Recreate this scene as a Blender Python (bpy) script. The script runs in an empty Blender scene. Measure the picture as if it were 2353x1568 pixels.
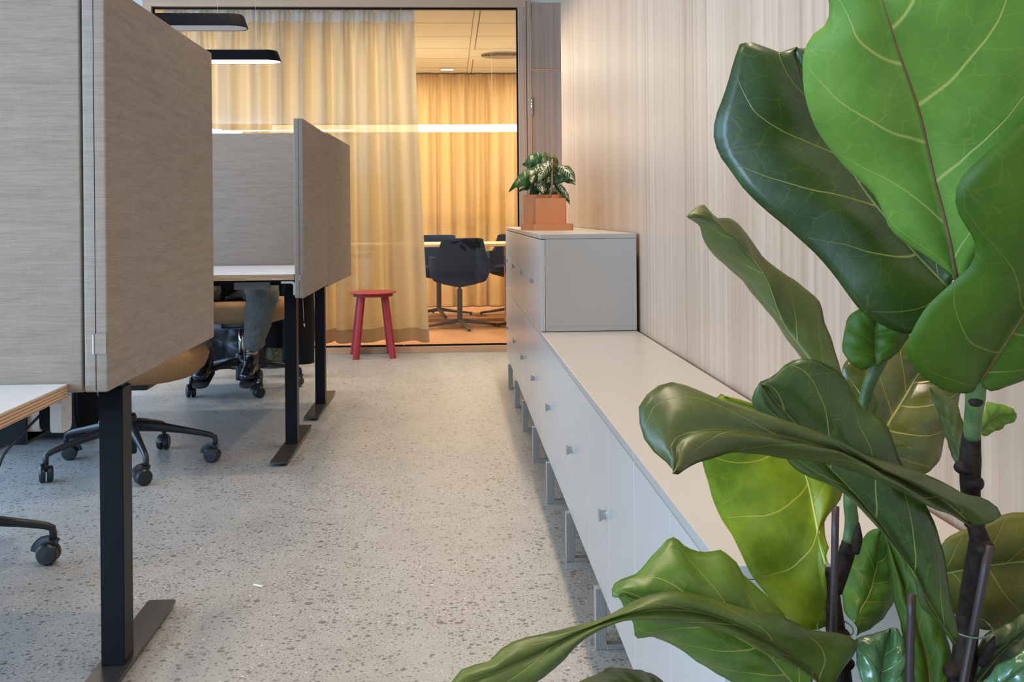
import bpy, bmesh, math, random
from mathutils import Vector, Matrix, Quaternion
random.seed(7)
PI = math.pi
scene = bpy.context.scene
col = scene.collection

# ------------------------------------------------------------------ camera
F_PX, W_PX, H_PX = 2450.0, 2353.0, 1568.0
YAW = math.atan(141.5 / F_PX)
ROLL = 0.009
cam_d = bpy.data.cameras.new('camera')
cam_d.sensor_fit = 'HORIZONTAL'
cam_d.sensor_width = 36.0
cam_d.lens = 36.0 * F_PX / W_PX
cam_d.shift_y = -(H_PX / 2 - 493.7) / W_PX
cam_d.clip_start = 0.05
cam = bpy.data.objects.new('camera', cam_d)
col.objects.link(cam)
cam.location = (0, 0, 1.0)
cam.rotation_euler = (Matrix.Rotation(-YAW, 3, 'Z') @ Matrix.Rotation(PI / 2, 3, 'X') @ Matrix.Rotation(-ROLL, 3, 'Z')).to_euler()
scene.camera = cam

# ------------------------------------------------------------------ light, exposure
vs = scene.view_settings
vs.view_transform = 'Standard'
vs.look = 'None'
vs.gamma = 1.0
vs.use_curve_mapping = False
vs.exposure = 0.08
world = bpy.data.worlds.new('sky_world')
scene.world = world
world.use_nodes = True
wb = world.node_tree.nodes['Background']
wb.inputs[0].default_value = (0.62, 0.80, 1.0, 1)
wb.inputs[1].default_value = 0.8

def area(name, loc, aim, size, size_y, power, color, spread=PI):
    d = bpy.data.lights.new(name, 'AREA')
    d.shape = 'RECTANGLE'
    d.size, d.size_y = size, size_y
    d.energy = power
    d.color = color
    d.spread = spread
    o = bpy.data.objects.new(name, d)
    col.objects.link(o)
    o.location = loc
    o.rotation_euler = (Vector(aim) - Vector(loc)).to_track_quat('-Z', 'Y').to_euler()
    return o

# daylight through the windows on the left and behind the camera
area('daylight_left', (-4.45, 2.4, 1.55), (0, 2.4, 1.2), 10.0, 2.0, 370, (0.39, 0.64, 1.0))
area('daylight_behind', (-3.65, -2.85, 1.45), (-1.6, 2, 1.0), 1.5, 2.1, 240, (0.46, 0.69, 1.0))
# ceiling strip above the cabinets and downlights over the desks
area('ceiling_strip', (0.46, 3.7, 2.55), (0.46, 3.7, 0), 0.05, 7.6, 31, (1.0, 0.79, 0.58), 1.4)
for k in range(4):
    area('desk_downlight', (-0.66, 0.9 + 1.8 * k, 2.57), (-0.66, 0.9 + 1.8 * k, 0), 0.1, 0.1, 5, (1.0, 0.80, 0.60), 1.9)
for x in (-1.7, -0.9, -0.1):
    area('front_downlight', (x, 6.75, 2.57), (x, 7.2, 0), 0.1, 0.1, 7, (1.0, 0.84, 0.66), 2.3)
# meeting room
for x in (-1.9, -0.5, 0.9):
    area('meeting_downlight', (x, 8.7, 2.54), (x, 8.9, 0), 0.2, 0.2, 25, (1.0, 0.86, 0.64))
    area('meeting_downlight', (x, 10.7, 2.54), (x, 10.7, 0), 0.2, 0.2, 38, (1.0, 0.86, 0.64))

# ------------------------------------------------------------------ materials
def new_mat(name):
    m = bpy.data.materials.new(name)
    m.use_nodes = True
    nt = m.node_tree
    return m, nt, nt.nodes['Principled BSDF'], nt.nodes, nt.links

def coord(nt, kind='Object', scale=(1, 1, 1)):
    tc = nt.nodes.new('ShaderNodeTexCoord')
    mp = nt.nodes.new('ShaderNodeMapping')
    mp.inputs['Scale'].default_value = scale
    nt.links.new(tc.outputs[kind], mp.inputs['Vector'])
    return mp.outputs[0]

def noise(nt, vec, scale, detail=4, rough=0.55, dist=0.0):
    n = nt.nodes.new('ShaderNodeTexNoise')
    n.inputs['Scale'].default_value = scale
    n.inputs['Detail'].default_value = detail
    n.inputs['Roughness'].default_value = rough
    n.inputs['Distortion'].default_value = dist
    nt.links.new(vec, n.inputs['Vector'])
    return n.outputs['Fac']

def ramp(nt, fac, stops):
    r = nt.nodes.new('ShaderNodeValToRGB')
    e = r.color_ramp.elements
    while len(e) < len(stops):
        e.new(0.5)
    for k, (p, c) in enumerate(stops):
        e[k].position = p
        e[k].color = (c[0], c[1], c[2], 1)
    nt.links.new(fac, r.inputs[0])
    return r.outputs[0]

def mixc(nt, fac, a, b, mode='MIX'):
    m = nt.nodes.new('ShaderNodeMix')
    m.data_type = 'RGBA'
    m.blend_type = mode
    for sock, v in ((m.inputs[0], fac), (m.inputs[6], a), (m.inputs[7], b)):
        if isinstance(v, (int, float)):
            sock.default_value = v
        elif isinstance(v, tuple):
            sock.default_value = (v[0], v[1], v[2], 1)
        else:
            nt.links.new(v, sock)
    return m.outputs[2]

def mth(nt, op, a, b=None, c=None):
    m = nt.nodes.new('ShaderNodeMath')
    m.operation = op
    for k, v in enumerate((a, b, c)):
        if v is None:
            continue
        if isinstance(v, (int, float)):
            m.inputs[k].default_value = v
        else:
            nt.links.new(v, m.inputs[k])
    return m.outputs[0]

def bump(nt, bsdf, h, strength=0.3, dist=0.002):
    b = nt.nodes.new('ShaderNodeBump')
    b.inputs['Strength'].default_value = strength
    b.inputs['Distance'].default_value = dist
    nt.links.new(h, b.inputs['Height'])
    nt.links.new(b.outputs[0], bsdf.inputs['Normal'])

def plain(name, c, rough=0.5, metal=0.0, var=0.06, scale=30, spec=0.5):
    m, nt, b, N, L = new_mat(name)
    v = coord(nt)
    n = noise(nt, v, scale, 5)
    lo = tuple(x * (1 - var) for x in c)
    hi = tuple(min(1, x * (1 + var)) for x in c)
    L.new(ramp(nt, n, [(0.3, lo), (0.7, hi)]), b.inputs['Base Color'])
    b.inputs['Roughness'].default_value = rough
    b.inputs['Metallic'].default_value = metal
    b.inputs['Specular IOR Level'].default_value = spec
    return m

def emitter(name, c, s):
    m, nt, b, N, L = new_mat(name)
    b.inputs['Base Color'].default_value = (*c, 1)
    b.inputs['Emission Color'].default_value = (*c, 1)
    b.inputs['Emission Strength'].default_value = s
    return m

def wood_mat(name, stops, axis, freq=55, rough=0.45, fine=0.35):
    # straight-grained veneer: noise stretched along one axis
    m, nt, b, N, L = new_mat(name)
    s = [freq, freq, freq]
    s[axis] = freq * 0.006
    v = coord(nt, scale=tuple(s))
    n1 = noise(nt, v, 1.0, 5, 0.62, 0.05)
    s2 = [freq * 6] * 3
    s2[axis] = freq * 0.05
    n2 = noise(nt, coord(nt, scale=tuple(s2)), 1.0, 3, 0.6)
    s3 = [freq * .11] * 3
    s3[axis] = .02
    n3 = noise(nt, coord(nt, scale=tuple(s3)), 1.0, 2, 0.5)
    f = mth(nt, 'ADD', mth(nt, 'MULTIPLY', n1, 0.55), mth(nt, 'ADD', mth(nt, 'MULTIPLY', n2, fine * .6), mth(nt, 'MULTIPLY', n3, 0.30)))
    L.new(ramp(nt, f, stops), b.inputs['Base Color'])
    b.inputs['Roughness'].default_value = rough
    bump(nt, b, n2, 0.08, 0.001)
    return m

M = {}
# polished concrete with exposed aggregate
def concrete():
    m, nt, b, N, L = new_mat('polished_concrete')
    v = coord(nt)
    big = noise(nt, v, 1.3, 5, 0.6)
    med = noise(nt, v, 9, 6, 0.65)
    fin = noise(nt, v, 160, 4, 0.7)
    base = ramp(nt, big, [(0.3, (0.27, 0.272, 0.252)), (0.5, (0.39, 0.385, 0.355)), (0.7, (0.325, 0.325, 0.31))])
    base = mixc(nt, 0.5, base, ramp(nt, med, [(0.3, (0.27, 0.27, 0.26)), (0.7, (0.455, 0.44, 0.405))]))
    base = mixc(nt, 0.35, base, ramp(nt, fin, [(0.35, (0.20, 0.195, 0.18)), (0.62, (0.60, 0.58, 0.53))]))
    dens = mth(nt, 'MULTIPLY', noise(nt, v, 3.5, 3), 1.0)
    for sc, thr, keep, c in ((66, 0.30, 0.62, (0.095, 0.092, 0.088)), (38, 0.25, 0.87, (0.10, 0.095, 0.088)), (120, 0.32, 0.56, (0.12, 0.115, 0.11)), (240, 0.34, 0.50, (0.15, 0.145, 0.135)), (90, 0.18, 0.90, (0.80, 0.78, 0.74))):
        vo = nt.nodes.new('ShaderNodeTexVoronoi')
        vo.inputs['Scale'].default_value = sc
        wv = nt.nodes.new('ShaderNodeVectorMath')
        wv.operation = 'ADD'
        L.new(v, wv.inputs[0])
        nz = nt.nodes.new('ShaderNodeTexNoise')
        nz.inputs['Scale'].default_value = sc * 1.1
        sm = nt.nodes.new('ShaderNodeVectorMath')
        sm.operation = 'SCALE'
        sm.inputs['Scale'].default_value = 0.55 / sc
        L.new(v, nz.inputs['Vector'])
        L.new(nz.outputs['Color'], sm.inputs[0])
        L.new(sm.outputs[0], wv.inputs[1])
        L.new(wv.outputs[0], vo.inputs['Vector'])
        sep = nt.nodes.new('ShaderNodeSeparateColor')
        L.new(vo.outputs['Color'], sep.inputs[0])
        r1 = mth(nt, 'ADD', sep.outputs[0], mth(nt, 'MULTIPLY', mth(nt, 'SUBTRACT', dens, 0.5), 1.15))
        pick = mth(nt, 'GREATER_THAN', r1, keep)
        near = mth(nt, 'LESS_THAN', vo.outputs['Distance'], mth(nt, 'MULTIPLY', sep.outputs[1], thr * 1.6))
        fac = mth(nt, 'MULTIPLY', mth(nt, 'MULTIPLY', pick, near), 0.74)
        base = mixc(nt, fac, base, c)
    L.new(base, b.inputs['Base Color'])
    rr = mth(nt, 'ADD', mth(nt, 'MULTIPLY', med, 0.22), 0.28)
    L.new(rr, b.inputs['Roughness'])
    bump(nt, b, fin, 0.05, 0.001)
    return m
M['concrete'] = concrete()
M['veneer'] = wood_mat('pale_vertical_veneer', [(0.34, (0.33, 0.205, 0.128)), (0.46, (0.48, 0.335, 0.228)), (0.56, (0.56, 0.405, 0.285)), (0.7, (0.66, 0.50, 0.375))], 2, 42, 0.42)
M['veneer_dark'] = wood_mat('taupe_vertical_veneer', [(0.34, (0.34, 0.215, 0.145)), (0.5, (0.46, 0.305, 0.215)), (0.68, (0.57, 0.405, 0.30))], 2, 60, 0.45)
M['frame_wood'] = wood_mat('frame_oak', [(0.34, (0.44, 0.25, 0.14)), (0.5, (0.57, 0.34, 0.195)), (0.68, (0.66, 0.43, 0.27))], 0, 50, 0.45)
M['post_wood'] = wood_mat('post_oak', [(0.34, (0.39, 0.245, 0.16)), (0.5, (0.51, 0.335, 0.23)), (0.68, (0.61, 0.43, 0.315))], 2, 50, 0.45)
M['table_wood'] = wood_mat('table_oak', [(0.34, (0.50, 0.34, 0.20)), (0.5, (0.62, 0.44, 0.27)), (0.68, (0.70, 0.53, 0.35))], 0, 40, 0.4)
M['ply'] = wood_mat('ply_face', [(0.34, (0.48, 0.28, 0.15)), (0.5, (0.62, 0.39, 0.23)), (0.68, (0.72, 0.50, 0.32))], 1, 30, 0.5)

def ply_edge():
    m, nt, b, N, L = new_mat('plywood_edge')
    v = coord(nt)
    sp = N.new('ShaderNodeSeparateXYZ')
    L.new(v, sp.inputs[0])
    w = mth(nt, 'FRACT', mth(nt, 'MULTIPLY', sp.outputs[2], 190.0))
    n = noise(nt, coord(nt, scale=(40, 40, 400)), 1.0, 3)
    c = ramp(nt, w, [(0.0, (0.16, 0.062, 0.025)), (0.22, (0.22, 0.09, 0.04)), (0.34, (0.66, 0.39, 0.20)), (0.9, (0.72, 0.45, 0.25)), (1.0, (0.2, 0.08, 0.035))])
    L.new(mixc(nt, 0.25, c, ramp(nt, n, [(0.3, (0.3, 0.15, 0.07)), (0.7, (0.75, 0.5, 0.3))])), b.inputs['Base Color'])
    b.inputs['Roughness'].default_value = 0.6
    return m
M['ply_edge'] = ply_edge()

def fabric(name, dark, mid, light, rough=0.95):
    m, nt, b, N, L = new_mat(name)
    # horizontal slub: long in X and Y, thin in Z
    n1 = noise(nt, coord(nt, scale=(22, 22, 640)), 1.0, 4, 0.6)
    n2 = noise(nt, coord(nt, scale=(420, 420, 30)), 1.0, 3, 0.6)
    n3 = noise(nt, coord(nt, scale=(5, 5, 60)), 1.0, 4, 0.6)
    f = mth(nt, 'ADD', mth(nt, 'MULTIPLY', n1, 0.55), mth(nt, 'ADD', mth(nt, 'MULTIPLY', n2, 0.13), mth(nt, 'MULTIPLY', n3, 0.32)))
    L.new(ramp(nt, f, [(0.26, dark), (0.5, mid), (0.74, light)]), b.inputs['Base Color'])
    b.inputs['Roughness'].default_value = rough
    b.inputs['Specular IOR Level'].default_value = 0.15
    b.inputs['Sheen Weight'].default_value = 0.0
    bump(nt, b, f, 0.25, 0.001)
    return m
M['felt'] = fabric('screen_fabric', (0.23, 0.178, 0.137), (0.335, 0.266, 0.209), (0.43, 0.352, 0.285))
M['felt_navy'] = fabric('navy_wool', (0.005, 0.006, 0.022), (0.009, 0.011, 0.036), (0.016, 0.018, 0.05))
M['tan'] = plain('tan_upholstery', (0.36, 0.205, 0.098), 0.85, var=0.2, scale=220, spec=0.2)  # base colour darkened to carry the shading on the seats
M['grey_seat'] = plain('charcoal_upholstery', (0.03, 0.03, 0.033), 0.9, var=0.2, scale=200, spec=0.2)
M['locker'] = plain('grey_lacquered_steel', (0.43, 0.405, 0.37), 0.30, var=0.015, scale=400)
M['locker_front'] = plain('grey_lacquered_door', (0.52, 0.50, 0.475), 0.24, var=0.015, scale=400)
M['steel'] = plain('brushed_steel', (0.50, 0.48, 0.45), 0.38, metal=0.8, var=0.05, scale=200)
M['chrome'] = plain('chrome', (0.8, 0.8, 0.8), 0.12, metal=1.0, var=0.01)
M['black_metal'] = plain('black_powder_coat', (0.0045, 0.0045, 0.0065), 0.42, var=0.2, scale=300, spec=0.16)
M['black_foot'] = plain('black_foot_steel', (0.040, 0.036, 0.032), 0.3, var=0.2, scale=300, spec=0.6)  # brownish lit look of the foot tops is put into this colour
M['black_plastic'] = plain('black_plastic', (0.014, 0.014, 0.016), 0.38, var=0.15, scale=100)
M['black_matte'] = plain('black_matte', (0.006, 0.006, 0.007), 0.8, var=0.2, scale=100, spec=0.2)
M['dark_bronze'] = plain('dark_bronze_metal', (0.055, 0.045, 0.038), 0.45, var=0.1)
M['white_top'] = plain('white_laminate', (0.80, 0.80, 0.80), 0.42, var=0.01)
M['white_plastic'] = plain('white_plastic', (0.62, 0.58, 0.54), 0.45, var=0.02)
M['cloudy'] = plain('cloudy_plastic', (0.30, 0.30, 0.29), 0.35, var=0.35, scale=25)
M['red'] = plain('red_painted_metal', (0.36, 0.026, 0.032), 0.42, var=0.04)
M['red_top'] = plain('red_painted_seat', (0.46, 0.055, 0.048), 0.5, var=0.04)
M['ceiling'] = plain('ceiling_white', (0.45, 0.44, 0.42), 0.9, var=0.02)
M['plaster'] = plain('pale_plaster', (0.66, 0.62, 0.54), 0.9, var=0.03, scale=8)
M['carpet'] = plain('orange_carpet', (0.46, 0.235, 0.12), 0.95, var=0.22, scale=160, spec=0.1)
M['terracotta'] = plain('terracotta', (0.67, 0.275, 0.115), 0.75, var=0.04, scale=60, spec=0.3)
M['soil'] = plain('potting_soil', (0.02, 0.012, 0.008), 0.95, var=0.5, scale=120, spec=0.1)
M['pot_grey'] = plain('grey_planter', (0.22, 0.205, 0.18), 0.7, var=0.06, scale=40)
M['bark'] = plain('dark_bark', (0.020, 0.011, 0.007), 0.75, var=0.7, scale=140, spec=0.25)
M['green_stem'] = plain('green_stem', (0.075, 0.13, 0.035), 0.5, var=0.35, scale=60)
M['stake'] = plain('brown_stake', (0.040, 0.022, 0.020), 0.45, var=0.1, scale=60)
M['wire'] = plain('green_wire', (0.10, 0.16, 0.10), 0.4)
M['trousers'] = plain('grey_trousers', (0.17, 0.165, 0.15), 0.9, var=0.14, scale=120, spec=0.15)
M['sweater'] = plain('black_knit', (0.010, 0.010, 0.012), 0.95, var=0.3, scale=150, spec=0.1)
M['leather'] = plain('black_leather', (0.008, 0.009, 0.013), 0.22, var=0.3, scale=60, spec=0.7)
M['stalk_pink'] = plain('pale_stalk', (0.36, 0.25, 0.17), 0.6)
M['vent'] = plain('vent_beige', (0.42, 0.36, 0.28), 0.6)
M['alu'] = plain('matt_aluminium', (0.62, 0.60, 0.58), 0.4, metal=0.3)
M['rail_grey'] = plain('grey_rail', (0.16, 0.165, 0.16), 0.5)
M['sole'] = plain('boot_sole', (0.035, 0.026, 0.022), 0.8)
M['nylon'] = plain('black_nylon', (0.007, 0.009, 0.014), 0.38, var=0.3, scale=40, spec=0.5)
M['skin'] = plain('skin', (0.55, 0.33, 0.24), 0.55, var=0.06, scale=30)
M['hair'] = plain('brown_hair', (0.04, 0.022, 0.013), 0.6, var=0.4, scale=200)
M['paper'] = plain('white_paper', (0.85, 0.85, 0.82), 0.6)
M['lamp_off'] = plain('opal_diffuser', (0.55, 0.53, 0.56), 0.4, var=0.01)
M['lamp_on'] = emitter('opal_diffuser_lit', (1.0, 0.86, 0.68), 7.0)
M['tube_on'] = emitter('tube_lit', (1.0, 0.83, 0.58), 9.0)
M['spot_on'] = emitter('downlight_lit', (1.0, 0.86, 0.62), 6.0)

def ceiling_tiles():
    m, nt, b, N, L = new_mat('ceiling_tiles')
    v = coord(nt)
    sp = N.new('ShaderNodeSeparateXYZ')
    L.new(v, sp.inputs[0])
    y = mth(nt, 'FRACT', mth(nt, 'DIVIDE', mth(nt, 'SUBTRACT', sp.outputs[1], 8.61), 0.652))
    gy = mth(nt, 'LESS_THAN', y, 0.024)
    x = mth(nt, 'FRACT', mth(nt, 'DIVIDE', mth(nt, 'SUBTRACT', sp.outputs[0], 0.19), 1.3))
    gx = mth(nt, 'LESS_THAN', mth(nt, 'ABSOLUTE', mth(nt, 'SUBTRACT', x, 0.019)), 0.019)
    e1 = mth(nt, 'LESS_THAN', mth(nt, 'ABSOLUTE', mth(nt, 'SUBTRACT', x, 0.001)), 0.004)
    e2 = mth(nt, 'LESS_THAN', mth(nt, 'ABSOLUTE', mth(nt, 'SUBTRACT', x, 0.039)), 0.004)
    line = mth(nt, 'MAXIMUM', mth(nt, 'MULTIPLY', gy, mth(nt, 'SUBTRACT', 1.0, gx)), mth(nt, 'MAXIMUM', e1, e2))
    L.new(mixc(nt, line, (0.70, 0.68, 0.57), (0.20, 0.18, 0.13)), b.inputs['Base Color'])
    b.inputs['Roughness'].default_value = 0.9
    return m
M['tiles'] = ceiling_tiles()

def curtain_mat(name, c, see, trans, ct=None):
    m, nt, b, N, L = new_mat(name)
    weave = noise(nt, coord(nt, scale=(300, 300, 60)), 1.0, 3)
    cc = ramp(nt, weave, [(0.3, tuple(x * .88 for x in c)), (0.7, c)])
    L.new(cc, b.inputs['Base Color'])
    b.inputs['Roughness'].default_value = 0.95
    b.inputs['Specular IOR Level'].default_value = 0.05
    tr = N.new('ShaderNodeBsdfTranslucent')
    if ct:
        tr.inputs['Color'].default_value = (*ct, 1)
    else:
        L.new(cc, tr.inputs['Color'])
    tp = N.new('ShaderNodeBsdfTransparent')
    tp.inputs['Color'].default_value = (1, 0.93, 0.8, 1)
    a = N.new('ShaderNodeMixShader')
    a.inputs[0].default_value = trans
    L.new(b.outputs[0], a.inputs[1])
    L.new(tr.outputs[0], a.inputs[2])
    d = N.new('ShaderNodeMixShader')
    d.inputs[0].default_value = see
    L.new(a.outputs[0], d.inputs[1])
    L.new(tp.outputs[0], d.inputs[2])
    L.new(d.outputs[0], nt.nodes['Material Output'].inputs['Surface'])
    return m
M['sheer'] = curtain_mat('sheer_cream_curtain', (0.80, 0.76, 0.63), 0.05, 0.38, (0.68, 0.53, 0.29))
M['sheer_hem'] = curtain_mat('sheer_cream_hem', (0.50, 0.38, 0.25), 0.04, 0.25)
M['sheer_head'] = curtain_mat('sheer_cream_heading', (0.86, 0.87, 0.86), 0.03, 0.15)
M['gold'] = curtain_mat('golden_curtain', (0.60, 0.40, 0.18), 0.0, 0.15)

def glass():
    m, nt, b, N, L = new_mat('clear_glass')
    fr = N.new('ShaderNodeFresnel')
    fr.inputs['IOR'].default_value = 1.5
    tp = N.new('ShaderNodeBsdfTransparent')
    tp.inputs['Color'].default_value = (0.965, 0.98, 0.97, 1)
    gl = N.new('ShaderNodeBsdfGlossy')
    gl.inputs['Roughness'].default_value = 0.0
    mx = N.new('ShaderNodeMixShader')
    L.new(fr.outputs[0], mx.inputs[0])
    L.new(tp.outputs[0], mx.inputs[1])
    L.new(gl.outputs[0], mx.inputs[2])
    L.new(mx.outputs[0], nt.nodes['Material Output'].inputs['Surface'])
    return m
M['glass'] = glass()

def leaf_mat(name, base, base2, vein, rough=0.36, transl=0.0, veinw=1.0, spec=0.5, mid=None, blotch=0.35):
    m, nt, b, N, L = new_mat(name)
    uv = N.new('ShaderNodeUVMap')
    sp = N.new('ShaderNodeSeparateXYZ')
    L.new(uv.outputs[0], sp.inputs[0])
    nz = noise(nt, coord(nt, scale=(1, 1, 1)), 13, 2)
    wob = mth(nt, 'MULTIPLY', mth(nt, 'SUBTRACT', nz, 0.5), 0.045)
    u = mth(nt, 'ABSOLUTE', sp.outputs[0])
    side = mth(nt, 'MULTIPLY', mth(nt, 'SIGN', sp.outputs[0]), 0.055)
    up = mth(nt, 'POWER', u, 1.2)
    w = mth(nt, 'ADD', mth(nt, 'SUBTRACT', sp.outputs[1], mth(nt, 'MULTIPLY', up, 0.25)), mth(nt, 'ADD', side, wob))
    fr = mth(nt, 'FRACT', mth(nt, 'MULTIPLY', w, 4.8))
    d = mth(nt, 'ABSOLUTE', mth(nt, 'SUBTRACT', fr, 0.5))
    lat = mth(nt, 'SUBTRACT', 1.0, mth(nt, 'SMOOTH_MIN', 1.0, mth(nt, 'DIVIDE', d, mth(nt, 'MULTIPLY', mth(nt, 'SUBTRACT', 1.15, u), 0.038 * veinw)), 0.1))
    lat = mth(nt, 'MAXIMUM', lat, 0.0)
    lat = mth(nt, 'MULTIPLY', lat, mth(nt, 'LESS_THAN', u, 0.93))
    mr = mth(nt, 'MAXIMUM', mth(nt, 'SUBTRACT', 1.0, mth(nt, 'DIVIDE', u, mth(nt, 'MULTIPLY', mth(nt, 'SUBTRACT', 1.25, sp.outputs[1]), 0.022 * veinw))), 0.0)
    mr = mth(nt, 'MINIMUM', mth(nt, 'MULTIPLY', mr, 2.5), 1.0)
    # fine net of small veins
    vv = N.new('ShaderNodeVectorMath')
    vv.operation = 'MULTIPLY'
    vv.inputs[1].default_value = (3.2, 17.0, 1.0)
    L.new(uv.outputs[0], vv.inputs[0])
    wv = N.new('ShaderNodeVectorMath')
    wv.operation = 'ADD'
    L.new(vv.outputs[0], wv.inputs[0])
    nn = N.new('ShaderNodeTexNoise')
    nn.inputs['Scale'].default_value = 1.2
    L.new(vv.outputs[0], nn.inputs['Vector'])
    sc2 = N.new('ShaderNodeVectorMath')
    sc2.operation = 'SCALE'
    sc2.inputs['Scale'].default_value = 0.45
    L.new(nn.outputs['Color'], sc2.inputs[0])
    L.new(sc2.outputs[0], wv.inputs[1])
    vo = N.new('ShaderNodeTexVoronoi')
    vo.feature = 'DISTANCE_TO_EDGE'
    vo.inputs['Scale'].default_value = 1.0
    L.new(wv.outputs[0], vo.inputs['Vector'])
    net = mth(nt, 'MULTIPLY', mth(nt, 'LESS_THAN', vo.outputs['Distance'], 0.013), 0.12)
    col1 = ramp(nt, noise(nt, coord(nt), 17, 4, 0.6), [(0.5 - blotch / 2, base), (0.5 + blotch / 2, base2)])
    c = mixc(nt, net, col1, vein)
    c = mixc(nt, mth(nt, 'MULTIPLY', lat, 0.85), c, vein)
    c = mixc(nt, mr, c, mid or vein)
    L.new(c, b.inputs['Base Color'])
    b.inputs['Roughness'].default_value = rough
    b.inputs['Specular IOR Level'].default_value = spec
    hgt = mth(nt, 'ADD', mth(nt, 'MULTIPLY', mth(nt, 'ADD', lat, mr), -1.0), mth(nt, 'MULTIPLY', noise(nt, coord(nt), 90, 3), 0.5))
    bump(nt, b, hgt, 0.35, 0.0015)
    if transl > 0:
        tr = N.new('ShaderNodeBsdfTranslucent')
        L.new(c, tr.inputs['Color'])
        mx = N.new('ShaderNodeMixShader')
        mx.inputs[0].default_value = transl
        L.new(b.outputs[0], mx.inputs[1])
        L.new(tr.outputs[0], mx.inputs[2])
        L.new(mx.outputs[0], nt.nodes['Material Output'].inputs['Surface'])
    return m
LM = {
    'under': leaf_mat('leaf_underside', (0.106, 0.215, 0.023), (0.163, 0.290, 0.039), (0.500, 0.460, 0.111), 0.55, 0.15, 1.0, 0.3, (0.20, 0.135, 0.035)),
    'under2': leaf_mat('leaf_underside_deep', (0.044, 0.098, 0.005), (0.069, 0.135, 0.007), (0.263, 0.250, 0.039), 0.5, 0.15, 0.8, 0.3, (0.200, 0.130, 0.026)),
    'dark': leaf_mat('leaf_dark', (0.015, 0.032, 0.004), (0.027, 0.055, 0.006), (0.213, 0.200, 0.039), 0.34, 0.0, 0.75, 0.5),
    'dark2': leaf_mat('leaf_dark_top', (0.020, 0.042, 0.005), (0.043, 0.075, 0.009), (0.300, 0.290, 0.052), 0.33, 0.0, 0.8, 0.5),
    'grey': leaf_mat('leaf_dusty', (0.077, 0.092, 0.019), (0.106, 0.125, 0.027), (0.275, 0.260, 0.065), 0.42, 0.05, 0.8, 0.5),  # greyer, duller green for the narrow leaves
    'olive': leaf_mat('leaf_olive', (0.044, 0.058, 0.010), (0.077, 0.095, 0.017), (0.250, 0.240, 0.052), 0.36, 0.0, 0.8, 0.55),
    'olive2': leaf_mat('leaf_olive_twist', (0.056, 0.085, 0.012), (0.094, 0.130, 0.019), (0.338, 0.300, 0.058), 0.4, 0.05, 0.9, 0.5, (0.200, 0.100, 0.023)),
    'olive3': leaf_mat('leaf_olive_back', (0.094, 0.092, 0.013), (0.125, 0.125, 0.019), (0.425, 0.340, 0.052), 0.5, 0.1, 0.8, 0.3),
    'lime': leaf_mat('leaf_lime', (0.163, 0.240, 0.009), (0.375, 0.420, 0.016), (0.750, 0.580, 0.065), 0.4, 0.35, 0.9, 0.5, None, 0.3),  # backlit leaf: light shining through is put into the bright colours
    'lime2': leaf_mat('leaf_lime_deep', (0.044, 0.160, 0.008), (0.138, 0.300, 0.023), (0.425, 0.440, 0.058), 0.4, 0.3, 0.9, 0.5),  # second backlit leaf, glow from behind painted into the green
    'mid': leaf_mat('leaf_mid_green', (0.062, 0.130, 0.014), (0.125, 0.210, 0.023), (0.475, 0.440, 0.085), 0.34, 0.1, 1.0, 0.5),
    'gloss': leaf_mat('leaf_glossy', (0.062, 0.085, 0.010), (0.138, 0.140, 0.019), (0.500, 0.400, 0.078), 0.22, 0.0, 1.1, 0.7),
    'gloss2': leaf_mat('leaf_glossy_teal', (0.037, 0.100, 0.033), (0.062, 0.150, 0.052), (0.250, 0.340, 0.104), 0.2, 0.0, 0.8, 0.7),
}
def aglaonema_mat():
    m, nt, b, N, L = new_mat('striped_leaf')
    uv = N.new('ShaderNodeUVMap')
    sp = N.new('ShaderNodeSeparateXYZ')
    L.new(uv.outputs[0], sp.inputs[0])
    u = mth(nt, 'ABSOLUTE', sp.outputs[0])
    w = mth(nt, 'FRACT', mth(nt, 'MULTIPLY', mth(nt, 'SUBTRACT', sp.outputs[1], mth(nt, 'MULTIPLY', u, 0.22)), 8.0))
    lat = mth(nt, 'LESS_THAN', mth(nt, 'ABSOLUTE', mth(nt, 'SUBTRACT', w, 0.5)), mth(nt, 'MULTIPLY', mth(nt, 'SUBTRACT', 1.0, u), 0.17))
    mr = mth(nt, 'LESS_THAN', u, 0.06)
    c = mixc(nt, mth(nt, 'MAXIMUM', lat, mr), (0.022, 0.055, 0.016), (0.52, 0.52, 0.33))
    L.new(c, b.inputs['Base Color'])
    b.inputs['Roughness'].default_value = 0.3
    return m
M['striped'] = aglaonema_mat()
M['rib_brown'] = plain('brown_midrib', (0.145, 0.085, 0.03), 0.5, var=0.2, scale=60)
M['rib_green'] = plain('green_midrib', (0.22, 0.25, 0.06), 0.45, var=0.2, scale=60)
M['rib_lime'] = plain('yellow_midrib', (0.55, 0.52, 0.10), 0.45, var=0.1, scale=60)
M['rib_dark'] = plain('olive_midrib', (0.12, 0.13, 0.035), 0.45, var=0.2, scale=60)
M['plain_leaf'] = plain('small_plant_leaf', (0.028, 0.095, 0.014), 0.33, var=0.3, scale=30)
M['olive_leaf'] = plain('small_plant_leaf_back', (0.075, 0.090, 0.014), 0.5, var=0.2, scale=30)
M['ivy_leaf'] = plain('ivy_leaf', (0.05, 0.12, 0.03), 0.4, var=0.4, scale=60)
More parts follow.
